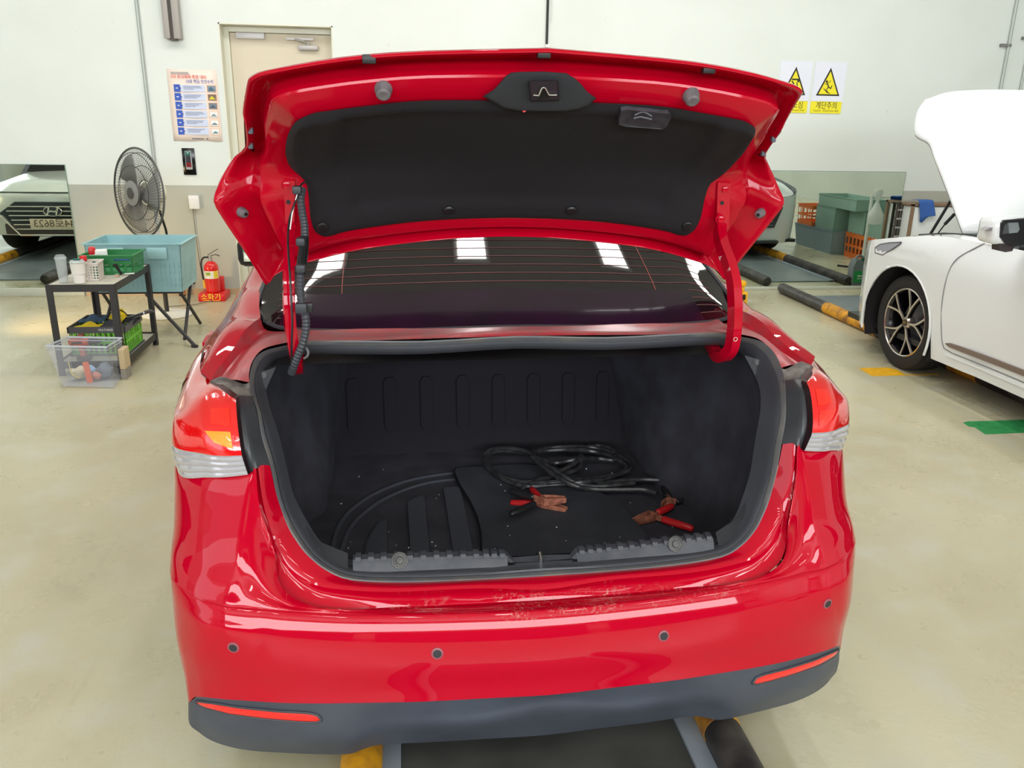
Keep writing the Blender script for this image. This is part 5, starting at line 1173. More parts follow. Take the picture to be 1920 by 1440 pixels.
# ================================================================ lifts in the floor
LP = mat('lift_plate_grey', (128, 136, 140), .4, .2, var=.25, vscale=3); BT = mat('black_guard_tube', (46, 42, 42), .55, var=.35, vscale=9, vc=(84, 78, 74)); YT = mat('worn_yellow_band', (226, 160, 34), .5, var=.6, vscale=12, vc=(140, 92, 44))
def lift(label, xa, xb, y0, y1, bands, r=.052, grp=None, deck=None):
    t = thing('floor_lift', label, 'car lift', ((xa+xb)/2, (y0+y1)/2, 0), 0, grp)
    cx, cy = (xa+xb)/2, (y0+y1)/2
    MB().box((xa-cx+.06, y0-cy, 0), (xb-cx-.06, y1-cy-.22, .012)).obj('deck_plate', deck or LP, t, smooth=0)
    MB().box((xa-cx+.045, y0-cy, 0), (xa-cx+.10, y1-cy-.22, .022)).box((xb-cx-.10, y0-cy, 0), (xb-cx-.045, y1-cy-.22, .022)).obj('deck_edge', mat('lift_edge_grey', (158, 168, 178), .4, .2), t, smooth=0)
    for x, bd in ((xa, bands[0]), (xb, bands[1])):
        tb = MB().tube([(x-cx, y0-cy, r), (x-cx, y1-cy-.03, r), (x-cx, y1-cy, r)], [r, r, r*.8], 20).obj('guard_tube', BT, t, smooth=50)
        for a, b in bd: MB().tube([(x-cx, a-cy, r), (x-cx, b-cy, r)], r*1.03, 20).obj('yellow_band', YT, tb, smooth=50)
    return t
def yb(x, y): return PZ(x, y, .05).y
lift('floor lift with black and yellow guard tubes under the white car', 3.84, 4.76, -1.0, 7.90, ([(yb(1600, 622), yb(1515, 578)), (yb(1845, 707), yb(1775, 683))], [(5.4, 6.4), (2.6, 3.6)]))
Xc = .333
lift('floor lift with guard tubes under the red car', Xc-.47, Xc+.505, .4, 6.6, ([(1.62, 1.84), (3.4, 4.3)], [(1.76, 2.05), (3.4, 4.3)]), deck=mat('dark_deck_plate', (82, 82, 78), .5, .1, var=.4, vscale=4))  # deck plate darker than on the other lifts
lift('floor lift under the parked utility car beside the fan mirror', -4.5, -3.55, 0, 7.5, ([(5.9, 6.5)], [(5.6, 6.3)]))
def tape(name, label, pts, mt): 
    q = [PZ(x, y, .0015) for x, y in pts]; c = sum(q, Vector())/len(q); c.z = 0
    t = thing(name, label, 'floor tape', tuple(c)); MB().prism([p-c for p in q], (0, 0, -.0012)).obj('tape', mt, t, smooth=0); return t
tape('floor_tape', 'yellow tape patch on the floor in front of the white car wheel', [(1610, 690), (1665, 689), (1682, 693), (1697, 702), (1760, 700), (1762, 702), (1635, 705)], mat('tape_yellow', (240, 180, 30), .45, var=.2, vscale=20))
tape('floor_tape', 'green tape patch on the floor at the right edge', [(1806, 792), (1815, 790), (1860, 789), (1935, 786), (1940, 810), (1856, 814), (1847, 814), (1828, 801), (1815, 799)], mat('tape_green', (52, 150, 84), .5, var=.3, vscale=20))

# ================================================================ right of the red car, by the wall
t = thing('fluid_jug', 'grey jug with a green label standing behind the nose of the white car', 'jug', (4.10, 7.30, 0))
jc = PZ(1612, 533, 0)
t.location = (min(jc.x, 4.4), 7.75, 0)
t.location = (4.88, 7.86, 0)
JG = mat('jug_grey', (128, 134, 138), .4); JL = mat('jug_green', (40, 160, 84), .45)
MB().prism([(-.09, -.055, 0), (.09, -.055, 0), (.095, -.055, .16), (.085, -.055, .23), (.02, -.055, .25), (-.02, -.055, .29), (-.07, -.055, .28), (-.095, -.055, .2)], (0, .11, 0)).obj('body', JG, t, smooth=20)
MB().box((-.08, -.0585, .04), (.07, -.0545, .16)).box((-.08, .0545, .04), (.07, .0585, .16)).obj('label', JL, t, smooth=0)
MB().box((-.04, .0578, .10), (.03, .0598, .115)).box((-.04, .0578, .075), (.04, .0598, .085)).box((-.04, -.0598, .10), (.03, -.0578, .115)).box((-.04, -.0598, .075), (.04, -.0578, .085)).obj('small_print', WHITE, t, smooth=0)
MB().tube([(.03, 0, .25), (.03, 0, .29)], .024, 12).obj('cap', mat('cap_green', (30, 110, 66), .4), t)
MB().tube(spline([(-.06, 0, .27), (-.03, 0, .315), (.03, 0, .30), (.07, 0, .24)], 4), .012, 8).obj('handle', JG, t)
q = PY(1389, 548, 7.3)
t = thing('yellow_jack', 'yellow tool casing on the floor showing behind the red hinge arm', 'tool', (q.x, 7.3, 0))
YJ = mat('jack_yellow', (244, 184, 36), .4)
MB().box((-.05, -.05, 0), (.055, .05, .14), .012).obj('casing', YJ, t); MB().box((-.045, -.04, .14), (.02, .04, .19), .01).obj('upper_casing', YJ, t)
MB().box((-.012, -.056, .07), (.03, -.049, .12), .003).obj('black_slot', BLK, t); MB().box((-.05, -.045, .19), (.03, .04, .245), .012).obj('head', YJ, t)
# white panel trolley with a blue cloth
a0 = PY(1703, 445, 7.84); a1 = PY(1703, 384, 7.84)
xw = a0.x
t = thing('panel_trolley', 'white panel trolley with a brown frame beside the hood of the white car', 'trolley', (xw, 7.84, 0))
ztop = a1.z
BR = mat('brown_frame', (140, 112, 88), .5)
MB().box((.015, 0, .12), (.95, .2, ztop-.02), .01).obj('cabinet', mat('trolley_white', (226, 230, 226), .35), t)
MB().box((-.012, -.012, .1), (.012, .02, ztop+.005)).box((.94, -.012, .1), (.965, .02, ztop+.005)).box((-.012, -.012, ztop-.012), (.965, .21, ztop+.01)).obj('frame', BR, t, smooth=0)
for x in (.05, .9):
    for y in (.05, .16): MB().lathe([(.03, -.012), (.04, -.012), (.04, .012), (.03, .012)], 16, (x, y, .04), 'X').box((x-.018, y-.008, .04), (x-.014, y+.008, .12)).box((x+.014, y-.008, .04), (x+.018, y+.008, .12)).obj('castor', BLK, t)
BC = mat('blue_cloth', (62, 104, 178), .9)
cq_ = [(1723, 378), (1750, 378), (1754, 407), (1728, 421), (1725, 409)]
cc_ = [PY(x, y, 7.815) for x, y in cq_]; o_ = Vector((cc_[0].x, 7.815, 0))
t = thing('blue_cloth', 'blue cloth hanging over the front of the white panel trolley', 'cloth', tuple(o_))
top_ = cc_[0].z-.0
rows = []
for j in range(9):
    v = j/8; L_ = cc_[0].lerp(cc_[4], v); R_ = cc_[1].lerp(cc_[2], v) if v < .9 else cc_[1].lerp(cc_[2], .9)
    rows.append([Vector((L_.x+(R_.x-L_.x)*i/8, 7.818-.006-.008*abs(math.sin(i*1.1)), L_.z+(R_.z-L_.z)*i/8+(-.05*(1-abs(i-1)/3) if j == 8 and i < 4 else 0)))-o_ for i in range(9)])
rows.insert(0, [p+Vector((0, .12, .012)) for p in rows[0]]); rows.insert(1, [p+Vector((0, .02, .014)) for p in rows[1]])
MB().grid(rows).obj('fabric', BC, t, smooth=60, thick=.003)
# folded black stand leaning by the mirror edge
p0 = PY(1690, 380, 8.035); 
t = thing('folded_stand', 'folded black trolley handle standing at the corner of the mirror', 'stand', (p0.x, 8.035, 0))
for dx_ in (-.03, .035): MB().ribbon([(dx_, 0, 0), (dx_, 0, p0.z-.01)], .03, .012, (1, 0, 0)).obj('upright', mat('upright_grey', (84, 78, 70), .4, .4), t)
MB().box((-.06, -.015, p0.z-.012), (.06, .02, p0.z), .003).obj('cross_bar', BLK, t); 
for k in range(5): MB().box((-.03, -.008, p0.z-.08-k*.09), (.035, .004, p0.z-.065-k*.09)).obj('rung', MET, t, smooth=0)

# ================================================================ things outside the frame that the right mirror shows
def refl(p): return Vector((p.x, 2*(YW-.01)-p.y, p.z))
OGC = mat('orange_crate_plastic', (232, 120, 56), .5); GGC = mat('grey_green_crate_plastic', (142, 172, 158), .5); BLC = mat('blue_grey_tub', (146, 166, 176), .5)
def bcrate(label, x0, x1, y0, y1, z, h, mt, **k): return crate('stacked_crate', label, 'crate', ((x0+x1)/2, (y0+y1)/2, z), x1-x0, y1-y0, h, mt, 0, rim=.006, **k)
bcrate('blue-grey tub at the bottom left of the crate stack', 5.66, 6.14, 4.68, 5.80, 0, .292, BLC, taper=.10, solid=True)
bcrate('orange crate at the bottom right of the crate stack', 5.80, 6.26, 5.86, 6.70, 0, .312, OGC, nb=9)
bcrate('orange crate on the blue-grey tub', 5.66, 6.02, 4.72, 5.16, .302, .27, OGC, nb=5)
bcrate('grey-green crate in the middle row of the crate stack', 5.68, 6.08, 5.22, 5.74, .302, .30, GGC, taper=.03, solid=True)
bcrate('grey-green crate beside the pole in the crate stack', 5.80, 6.22, 5.88, 6.28, .322, .28, GGC, taper=.03, solid=True)
bcrate('open grey-green crate on top of the crate stack', 5.68, 6.10, 5.24, 6.24, .613, .14, GGC, taper=.03, solid=True)
bcrate('small grey-green crate nearest the pale stand', 5.82, 6.22, 6.32, 6.68, .322, .30, GGC, taper=.03, solid=True)
p = refl(PY(1635, 366, 9.25))
t = thing('bag_stand', 'pale garment stand with a knotted plastic bag hook', 'stand', (p.x, p.y, 0))
MB().tube([(0, 0, 0), (0, 0, p.z)], .018, 8).obj('post', mat('stand_white', (220, 224, 216), .4), t); MB().tube([(0, 0, p.z-.02), (.45, 0, p.z-.02)], .014, 8).tube([(.45, 0, 0), (.45, 0, p.z-.02)], .018, 8).obj('cross_bar', mat('stand_white', (220, 224, 216), .4), t); MB().tube([(-.2, -.2, .01), (.2, .2, .01)], .014).tube([(.2, -.2, .01), (-.2, .2, .01)], .014).obj('foot', BLK, t)
t = thing('plastic_bag', 'knotted white plastic bag hanging on the pale stand', 'bag', (p.x+.06, p.y+.03, p.z-.34))
MB().lathe([(0, 0), (.075, .01), (.095, .06), (.085, .13), (.05, .21), (.016, .27), (.03, .31), (.055, .38), (.04, .41)], 18).mapped(lambda q: Vector((q.x*(1+.12*math.sin(q.z*50)), q.y*(.7+.1*math.cos(q.z*43)), q.z))).obj('bag_film', mat('bag_white', (230, 232, 226), .4, alpha=.85), t)

# ================================================================ white car with its hood up
WHT = mat('white_car_paint', (228, 232, 234), .25, coat=1); WXC = 4.27
wc = thing('sedan', 'white car with its hood raised, parked on the lift at the right', 'car', (WXC, 4.0, 0))
def Q_(m, name, mt, parent=None, smooth=35, **k):
    m.v = [Vector((p.x-WXC, p.y-4.0, p.z)) for p in m.v]; return m.obj(name, mt, parent or wc, smooth, **k)
path = [(3.43, 1.3+.1*i) for i in range(32)]+[(3.42, 4.5), (3.415, 4.6), (3.41, 4.7)]+[(3.405, 4.74+i*.03) for i in range(31)]
path += [(3.415, 5.68), (3.432, 5.72), (3.455, 5.78), (3.49, 5.85), (3.535, 5.92), (3.59, 5.98), (3.66, 6.03), (3.76, 6.08), (3.90, 6.12), (4.1, 6.145), (4.27, 6.155)]
WZ = (5.225, 2.40)
def warch(y, x):
    z = .195
    for c in WZ:
        d = abs(y-c)
        if d < .405 and x < 3.6: z = max(z, .33+math.sqrt(.405**2-d*d)*.99)
    return z
def ztop(y): return .985 if y < 4.5 else .985-.02*(y-4.5) if y < 4.9 else (.977-.17*((y-4.9)/.6)**1.3*.55) if y < 5.5 else .883-.19*(y-5.5)
def wprof(x, y, z):
    # inward tuck toward the axis: bottom and shoulder
    k = 0
    if z > .82: k = ((z-.82)/.16)**2*.06
    if z < .45: k = ((.45-z)/.25)**2*.022
    if .45 < z < .8: k = -.006
    fx = 1 if y < 5.9 else max(0, 1-(x-3.55)/.5); fy = 1-fx
    return Vector((x+k*fx, y-k*fy*1.5, z))
for sd in (-1, 1):
    rows = []
    for k in range(11):
        row = []
        for x, y in path:
            zb_ = warch(y, x); zt = ztop(y) if x < 3.7 else ztop(y)-.03*(x-3.7)
            p = wprof(x, y, zb_+(zt-zb_)*k/10); row.append(Vector((WXC+sd*(p.x-WXC), p.y, p.z)))
        rows.append(row)
    Q_(MB().grid(rows), 'body_side', WHT, smooth=40)
    for c in WZ:
        Q_(MB().tube([(WXC+sd*(3.402-WXC), c+.405*math.cos(a), .33+.402*math.sin(a)) for a in [math.radians(-18+i*9) for i in range(25)]], .008, 6), 'arch_lip', WHT)
        Q_(MB().grid([[(WXC+sd*(x-WXC), c+.415*math.cos(a), .33+.41*math.sin(a)) for a in [math.radians(-25+i*10) for i in range(24)]] for x in (3.425, 3.75)]).grid([[(WXC+sd*(3.74-WXC), c+r*math.cos(a), .33+r*math.sin(a)) for a in [math.radians(-25+i*10) for i in range(24)]] for r in (.42, .05)]), 'wheel_well', mat('wheel_well_dark', (30, 29, 31), .8))
    # door gap, moulding, sill line
    def pathx(y):
        for (xa, ya), (xb, yb_) in zip(path, path[1:]):
            if ya <= y <= yb_: return xa+(xb-xa)*(y-ya)/max(1e-9, yb_-ya)
        return 3.43
    def side(y, z, off=0): p = wprof(pathx(y), y, z); return Vector((WXC+sd*(p.x-.0015-off-WXC), p.y, p.z))
    dg = [(4.565, .983), (4.63, .93), (4.70, .87), (4.735, .80), (4.748, .70), (4.745, .58), (4.728, .45), (4.70, .34), (4.675, .298)]
    Q_(MB().tube(spline([side(*p) for p in dg], 3)+[side(y, .288) for y in (4.6, 4.2, 3.9, 3.4)], .0035, 5), 'panel_gap', mat('gap_grey', (130, 132, 132), .6))
    Q_(MB().ribbon([side(y, .335+.012*(4.65-y), .004) for y in (4.655, 4.62, 4.5, 4.2, 3.9, 3.3, 2.9)], [.006, .024, .030, .032, .032, .032, .03], .012, (0, 0, 1)), 'side_moulding', mat('moulding_bronze', (128, 112, 104), .4, .3))
    Q_(MB().ribbon([side(y, .262, .002) for y in (4.66, 4.4, 4.0, 3.4, 2.9)], .012, .01, (0, 0, 1)), 'sill_ridge', WHT)
    Q_(MB().grid([[(WXC+sd*(3.46-WXC), y, .985) for y in (1.0, 2.4, 3.9)], [(WXC+sd*(3.72-WXC), y, 1.38) for y in (1.6, 2.4, 3.4)]]), 'side_window', GLASSD)
    # headlamp
    hx = lambda x, y, z, o=.004: Vector((WXC+sd*(x-o-WXC), y+o, z))
    hp_ = [hx(3.43, 5.50, .872), hx(3.47, 5.66, .850), hx(3.53, 5.84, .815), hx(3.60, 5.97, .79), hx(3.66, 6.02, .77), hx(3.62, 6.0, .70), hx(3.53, 5.91, .70), hx(3.465, 5.76, .735), hx(3.44, 5.62, .80)]
    hpo = [PX(x, y, X) for x, y, X in ((1690, 454, 3.44), (1668, 455, 3.475), (1650, 458, 3.52), (1641, 464, 3.56), (1641, 474, 3.56), (1655, 478, 3.50), (1675, 466, 3.46), (1688, 457, 3.44))]
    hpo = []
    for hx_, hy_ in ((1690, 454), (1668, 455), (1650, 458), (1641, 464), (1641, 474), (1655, 478), (1675, 466), (1688, 457)):
        X_ = 3.44
        for it in range(12): p = PX(hx_, hy_, X_); X_ = .5*X_+.5*(pathx(p.y)+(max(0, p.z-.82)/.16)**2*.06-.006)
        hpo.append(PX(hx_, hy_, X_))
    if sd < 0: hpo = [Vector((2*WXC-p.x, p.y, p.z)) for p in hpo]
    else: pass
    hl_ = Q_(MB().prism(hpo, (.02*sd, 0, 0)), 'headlamp', mat('headlamp_glass', (172, 174, 190), .08, .4, coat=1), smooth=20)
    Q_(MB().tube(hpo, .004, 5, closed=True), 'lamp_rim', mat('lamp_rim_dark', (80, 80, 86), .3), hl_)
    # wheels
    for c in WZ:
        wx = WXC+sd*(3.475-WXC)
        w_ = Q_(MB().lathe([(.238, .02), (.25, -.006), (.29, -.012), (.322, .0), (.334, .03), (.334, .19), (.322, .22), (.25, .225)], 56, (0, 0, 0), cap=False).mapped(lambda p: Vector((wx+sd*p.z, c+p.x, .334+p.y))), 'wheel', mat('tyre_rubber', (44, 40, 40), .75, bump=.2, bscale=80), smooth=30)
        f_ = lambda p: Vector((wx+sd*p.z, c+p.x, .334+p.y))
        for k in range(4): Q_(MB().tube([f_(Vector((.3345*math.cos(a*.1309), .3345*math.sin(a*.1309), .055+k*.036))) for a in range(48)], .003, 4, closed=True), 'tread_groove', BLK, w_)
        Q_(MB().lathe([(.228, .03), (.215, .05), (.205, .12), (.205, .19), (.05, .19)], 48, cap=False).mapped(f_), 'rim_barrel', mat('rim_black', (22, 22, 26), .2, .4), w_)
        Q_(MB().lathe([(.241, .012), (.243, .003), (.236, -.001), (.230, .004), (.229, .03)], 56, cap=False).mapped(f_), 'rim_lip', mat('rim_polished', (206, 198, 190), .25, .85), w_)
        Q_(MB().lathe([(0, .10), (.15, .10), (.155, .115), (.15, .125), (0, .125)], 36).mapped(f_), 'brake_disc', mat('brake_steel', (110, 110, 118), .4, .8), w_)
        Q_(MB().lathe([(0, .012), (.03, .010), (.045, .022), (.05, .06)], 24, cap=False).mapped(f_), 'hub', mat('rim_polished', (206, 198, 190), .25, .85), w_)
        Q_(MB().lathe([(0, .006), (.024, .006), (.026, .012)], 24, cap=False).mapped(f_), 'centre_cap', mat('cap_bronze', (58, 48, 36), .4), w_)
        for k in range(5):
            a = math.radians(72*k+90+16)
            sp_ = MB(); sb = MB()
            d_ = lambda r, an, h: f_(Vector((r*math.cos(an), r*math.sin(an), h)))
            for s2 in (-1, 1):
                pts = [d_(.028, a, .012), d_(.075, a+s2*.02, .016), d_(.115, a+s2*.07, .016), d_(.16, a+s2*.17, .012), d_(.232, a+s2*.285, .004)]
                pts = spline(pts, 3)
                sp_.ribbon(pts, .0125, .008, f_(Vector((math.cos(a+1.57), math.sin(a+1.57), 0)))-f_(Vector((0, 0, 0))))
                sb.ribbon([p+Vector((sd*.014, 0, 0)) for p in pts], .022, .022, f_(Vector((math.cos(a+1.57), math.sin(a+1.57), 0)))-f_(Vector((0, 0, 0))))
            Q_(sb, 'spoke_back', mat('rim_black', (22, 22, 26), .2, .4), w_); Q_(sp_, 'spoke', mat('rim_polished', (206, 198, 190), .25, .85), w_)
        if sd > 0 and c > 4:
            me_ = text('cap_lettering', 'BBS', .022, mat('cap_gold', (170, 136, 70), .4, .6), w_, Matrix.Translation((wx-WXC+.0055, c-4.0, .334)) @ Matrix.Rotation(math.radians(-90), 4, 'Z') @ Matrix.Rotation(math.radians(90), 4, 'X'), .034)
Q_(MB().box((3.5, 1.4, .2), (5.04, 6.0, .24)), 'underbody', BLK, smooth=0)
# engine bay
Q_(MB().box((3.62, 4.70, .68), (4.92, 5.85, .76)), 'engine_bay', mat('engine_bay_black', (30, 30, 32), .6), smooth=0)
Q_(MB().box((3.82, 4.98, .76), (4.74, 5.6, .90), .03), 'engine_cover', mat('engine_cover_black', (46, 46, 50), .5))
ft = [[(WXC+s_*(x-WXC), y, z) for x, y, z in pts] for s_ in (-1, 1) for pts in ([(3.475, 4.5, .984), (3.475, 4.9, .972), (3.478, 5.15, .945), (3.49, 5.5, .877)],)]
for s_ in (-1, 1):
    a_ = [(3.475, 4.45, .982), (3.472, 4.9, .974), (3.474, 5.2, .925), (3.49, 5.5, .880), (3.56, 5.92, .80), (3.8, 6.06, .765)]
    b_ = [(3.60, 4.45, .99), (3.62, 4.9, .985), (3.63, 5.2, .955), (3.65, 5.5, .905), (3.72, 5.86, .83), (3.9, 5.98, .79)]
    c_3 = [(x+.015, y, z-.03) for x, y, z in b_]
    Q_(MB().grid(surf([[Vector((WXC+s_*(WXC-x), y, z)) for x, y, z in r] for r in (a_, b_, c_3)], 4, 3)), 'fender_top', WHT, smooth=40)
    Q_(MB().tube([(WXC+s_*(WXC-x-.014), y, z+.004) for x, y, z in b_[:4]], .006, 6), 'bay_seal', BLK)
hd = [[(3.655, 5.02, .985), (3.80, 4.95, 1.0), (4.27, 4.87, 1.03)],
      [(3.67, 5.23, 1.19), (3.85, 5.17, 1.23), (4.27, 5.10, 1.27)],
      [(3.655, 5.44, 1.43), (3.85, 5.38, 1.48), (4.27, 5.30, 1.53)],
      [(3.635, 5.52, 1.545), (3.83, 5.47, 1.60), (4.27, 5.40, 1.66)],
      [(3.575, 5.60, 1.60), (3.80, 5.54, 1.70), (4.27, 5.48, 1.77)],
      [(3.60, 5.66, 1.74), (3.80, 5.60, 1.80), (4.27, 5.56, 1.86)],
      [(3.66, 5.68, 1.83), (3.83, 5.62, 1.885), (4.27, 5.60, 1.905)]]
def symw(r): r = [Vector(p) for p in r]; return r+[Vector((2*WXC-p.x, p.y, p.z)) for p in reversed(r[:-1])]
hg = surf([symw(r) for r in hd], 5, 4)
h_ = Q_(MB().grid(hg), 'hood', WHT, smooth=40, thick=.03); h_['label'] = 'white hood raised on its hinges'
Q_(MB().tube([hg[5][2]+Vector((.03, .04, -.02)), Vector((3.66, 5.40, .88))], .010, 8), 'hood_strut', BLK)
Q_(MB().tube([PX(1757, 440, 3.7), PX(1772, 420, 3.7)], .0045, 8).tube([PX(1772, 420, 3.7), PX(1789, 402, 3.7)], .011, 8), 'gas_strut', BLK)
Q_(MB().grid([[Vector((3.72, 4.72, .97)), Vector((4.27, 4.80, .985)), Vector((4.82, 4.72, .97))], [Vector((3.85, 3.85, 1.40)), Vector((4.27, 3.82, 1.43)), Vector((4.69, 3.85, 1.40))]]), 'windscreen', GLASSD)
Q_(MB().grid([[Vector((3.72, 3.87, 1.385)), Vector((4.27, 3.84, 1.44)), Vector((4.82, 3.87, 1.385))], [Vector((3.70, 2.6, 1.40)), Vector((4.27, 2.6, 1.47)), Vector((4.84, 2.6, 1.40))], [Vector((3.74, 1.5, 1.33)), Vector((4.27, 1.4, 1.38)), Vector((4.80, 1.5, 1.33))]]), 'roof', WHT)
# door mirror facing the camera side
mh_ = [(1858, 427), (1866, 419), (1880, 414), (1880, 458), (1868, 453), (1858, 440)]
q = [PY(x, y, 4.16) for x, y in mh_]
m1 = Q_(MB().bbox((3.185, 4.13, 1.035), (3.42, 4.28, 1.185), .035), 'door_mirror', WHT, smooth=50)
Q_(MB().prism([PY(x, y, 4.12) for x, y in [(1878, 419), (1884, 413), (1935, 409), (1935, 456), (1904, 462), (1886, 456), (1876, 445)]], (0, .03, 0)), 'mirror_surround', BLK, m1)
Q_(MB().prism([PY(x, y, 4.112) for x, y in [(1884, 422), (1890, 418), (1909, 417), (1912, 430), (1908, 436), (1880, 439)]], (0, .006, 0)), 'mirror_glass', mat('mirror_pale', (190, 198, 200), .05, .9), m1)
Q_(MB().prism([PY(x, y, 4.15) for x, y in [(1846, 433), (1856, 427), (1880, 424), (1880, 434), (1858, 433)]], (0, .05, 0)), 'turn_lamp', mat('chrome_strip', (190, 186, 188), .2, .7), m1)
Q_(MB().prism([PY(x, y, 4.15) for x, y in [(1874, 455), (1903, 461), (1898, 471), (1885, 473), (1873, 470)]], (0, .06, 0)), 'mirror_foot', mat('foot_black', (58, 50, 50), .5), m1)
# number-free front: grille and lower intake, seen only in the mirror
Q_(MB().prism([(3.79, 6.11, .66), (4.75, 6.11, .66), (4.66, 6.11, .40), (3.88, 6.11, .40)], (0, .045, 0)), 'grille', mat('grille_dark', (54, 58, 60), .4))
for k in range(5): Q_(MB().box((3.92, 6.15, .43+k*.045), (4.64, 6.162, .438+k*.045)), 'grille_bar', mat('bar_grey', (150, 152, 156), .3, .6), smooth=0)
Q_(MB().prism([(3.60, 5.99, .42), (3.82, 6.09, .40), (3.82, 6.09, .26), (3.66, 6.02, .24)], (-.01, .015, 0)), 'air_intake', mat('grille_dark', (54, 58, 60), .4))
Q_(MB().box((3.8, 6.02, .20), (4.74, 6.16, .24), .01), 'front_lip', mat('grille_dark', (54, 58, 60), .4))

# ================================================================ utility car that the left mirror shows
VY = 10.15; SX = PY(107, 417, VY).x; SY = 2*(YW-.01)-VY
def sz(y): return PY(90, y, VY).z
sv = thing('utility_car', 'white utility car parked facing the wall, seen in the left mirror', 'car', (SX, SY-2.2, 0))
CRM = mat('cream_white_paint', (236, 238, 228), .25, coat=1)
def U_(m, name, mt, parent=None, smooth=35, **k):
    m.v = [Vector((p.x, p.y+2.2, p.z)) for p in m.v]; return m.obj(name, mt, parent or sv, smooth, **k)
zh = sz(360); zg0, zg1 = sz(436), sz(378)
fr = [[(0, .0, .28), (.55, -.05, .28), (.80, -.22, .28), (.90, -.6, .30)],
      [(0, .03, .45), (.55, -.02, .45), (.82, -.18, .45), (.925, -.6, .5)],
      [(0, .02, zg0), (.55, -.03, zg0), (.82, -.18, .66), (.93, -.6, .70)],
      [(0, .0, zg1), (.55, -.05, zg1+.0), (.80, -.22, .88), (.925, -.6, .92)],
      [(0, -.05, zh), (.5, -.10, zh-.01), (.76, -.30, zh-.02), (.90, -.6, zh+.0)],
      [(0, -.35, zh+.10), (.45, -.40, zh+.09), (.72, -.55, zh+.07), (.86, -.75, zh+.05)],
      [(0, -1.1, zh+.17), (.45, -1.12, zh+.16), (.70, -1.15, zh+.14), (.84, -1.18, zh+.08)]]
U_(MB().grid(surf([sym([Vector(p) for p in r]) for r in fr], 4, 4)), 'front_body', CRM, smooth=50)
for s_ in (-1, 1):
    U_(MB().grid([[(s_*.90, -.6, .32), (s_*.92, -1.6, .30), (s_*.92, -4.3, .32)], [(s_*.93, -.6, .72), (s_*.945, -1.6, .72), (s_*.93, -4.3, .72)], [(s_*.90, -.6, zh), (s_*.88, -1.2, zh+.08), (s_*.88, -4.3, zh+.1)]]), 'body_side', CRM)
    U_(MB().grid([[(s_*.87, -1.3, zh+.08), (s_*.88, -4.2, zh+.1)], [(s_*.66, -2.1, 1.62), (s_*.68, -3.9, 1.62)]]), 'side_window', GLASSD)
    for y in (-.95, -3.6):
        o = U_(MB().lathe([(.2, -.1), (.33, -.11), (.35, -.08), (.35, .08), (.33, .11), (.2, .1)], 32, (s_*.80, y, .35), 'X'), 'wheel', mat('tyre_rubber', (44, 40, 40), .75)); U_(MB().lathe([(0, s_*.06), (.2, s_*.09)], 24, (s_*.80, y, .35), 'X'), 'wheel_disc', mat('alloy_grey', (150, 150, 152), .35, .8), o)
    hz = (zg1+.02)
    U_(MB().prism([(s_*.60, -.03, hz+.02), (s_*.84, -.20, hz+.10), (s_*.885, -.34, hz+.08), (s_*.86, -.24, hz-.05), (s_*.68, -.07, hz-.07)], (s_*.015, .02, 0)), 'headlamp', mat('lit_headlamp', (255, 236, 206), .2, emit=2.2), smooth=20)
    for k in range(3): U_(MB().prism([(s_*(.74+.0*k), -.085, .46+k*.06), (s_*.86, -.185, .47+k*.06), (s_*.86, -.185, .445+k*.06), (s_*.74, -.085, .435+k*.06)], (s_*.01, .03, 0)), 'running_lamp', mat('chrome_lamp', (240, 238, 232), .15, .5), smooth=0)
U_(MB().grid([[(-.70, -1.12, zh+.15), (0, -1.10, zh+.18), (.70, -1.12, zh+.15)], [(-.60, -1.95, 1.58), (0, -1.92, 1.62), (.60, -1.95, 1.58)]]), 'windscreen', GLASSD)
U_(MB().grid([[(-.66, -1.95, 1.59), (0, -1.92, 1.64), (.66, -1.95, 1.59)], [(-.68, -4.2, 1.60), (0, -4.2, 1.66), (.68, -4.2, 1.60)]]), 'roof', CRM)
# dark shut line under the hood
U_(MB().tube(spline([(s*.80, -.22+.0*s, zh-.028) if abs(s) > .9 else (s*.80, .0-.16*s*s-.022, zh-.008-.012*s*s) for s in [i/8-1 for i in range(17)]], 2), .008, 6), 'hood_gap', mat('gap_dark', (84, 92, 86), .6))
gz = lambda t: zg0+(zg1-zg0)*t
gr_ = U_(MB().prism([(-.40, .02, gz(1)), (.40, .02, gz(1)), (.60, -.02, gz(.62)), (.56, -.02, gz(.55)), (.38, .0, gz(-.05)), (-.38, .0, gz(-.05)), (-.56, -.02, gz(.55)), (-.60, -.02, gz(.62))], (0, .035, 0)), 'grille', mat('grille_charcoal', (58, 62, 68), .35))
U_(MB().tube([(-.61, .02, gz(.62)), (-.39, .045, gz(-.07)), (.39, .045, gz(-.07)), (.61, .02, gz(.62))], .012, 8), 'chrome_frame', mat('chrome_trim', (232, 222, 206), .12, .9), gr_)
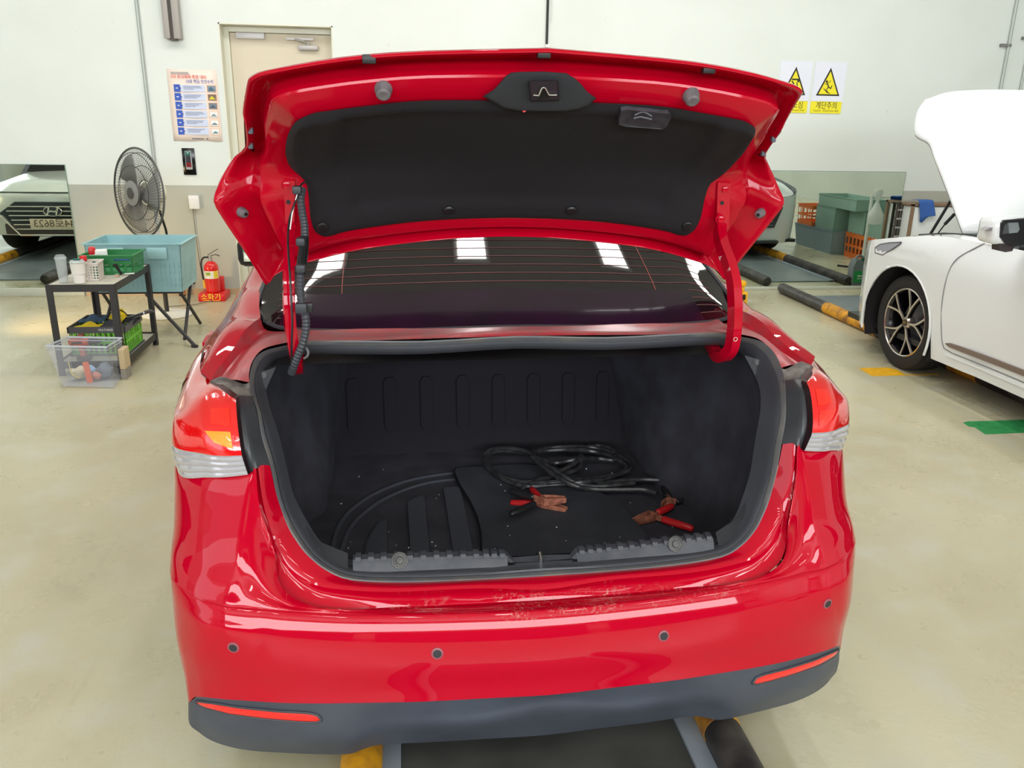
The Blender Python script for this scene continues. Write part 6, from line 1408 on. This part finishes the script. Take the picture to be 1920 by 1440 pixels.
for k in range(6): U_(MB().box((-.5+.02*abs(k-4), .05, gz(.12+.145*k)), (.5-.02*abs(k-4), .062, gz(.12+.145*k)+.010)), 'grille_bar', mat('chrome_trim', (232, 222, 206), .12, .9), gr_, smooth=0)
EMZ = PY(105, 395, VY).z
em = U_(MB().lathe([(0, .0), (.098, .0), (.1, .004), (.098, .008), (0, .008)], 36, (0, 0, 0), 'Y').mapped(lambda p: Vector((p.x*.98, .062+p.y, EMZ+p.z*.55))), 'emblem_disc', mat('grille_charcoal', (58, 62, 68), .35), gr_)
CHR = mat('chrome_trim', (232, 222, 206), .12, .9)
U_(MB().tube([(.098*math.cos(a), .074, EMZ+.054*math.sin(a)) for a in [i*math.pi/20 for i in range(40)]], .006, 8, closed=True).ribbon(spline([(-.062, .078, EMZ-.042), (-.050, .078, EMZ-.01), (-.034, .078, EMZ+.043)], 3), .016, .006, (1, 0, 0)).ribbon(spline([(.034, .078, EMZ-.043), (.050, .078, EMZ+.01), (.062, .078, EMZ+.042)], 3), .016, .006, (1, 0, 0)).ribbon(spline([(-.05, .078, EMZ-.012), (-.015, .078, EMZ+.004), (.018, .078, EMZ-.004), (.05, .078, EMZ+.012)], 3), .006, .014, (0, 1, 0)), 'emblem', CHR, gr_)
PLZ = PY(105, 418, VY).z
pl_ = U_(MB().box((-.26, .07, PLZ-.055), (.26, .078, PLZ+.055), .004), 'number_plate', mat('plate_cream', (246, 226, 196), .5), gr_)
me = text_mesh('44로8623', .115, .002)
ww_ = max(v.co.x for v in me.vertices)-min(v.co.x for v in me.vertices)
for v in me.vertices: v.co.x *= .44/ww_
me.transform(Matrix.Translation((0, .0795+2.2, PLZ)) @ Matrix.Rotation(math.pi, 4, 'Z') @ Matrix.Rotation(math.pi/2, 4, 'X')); me.materials.clear(); me.materials.append(mat('plate_ink', (110, 92, 78), .5))
o = bpy.data.objects.new('plate_lettering', me); COL.objects.link(o); o.parent = gr_
U_(MB().box((-.55, .0, .30), (.55, .035, .42), .01), 'lower_intake', mat('intake_brown', (90, 78, 72), .5))
U_(MB().box((-.88, -4.3, .28), (.88, -.2, .34)), 'underbody', BLK, smooth=0)
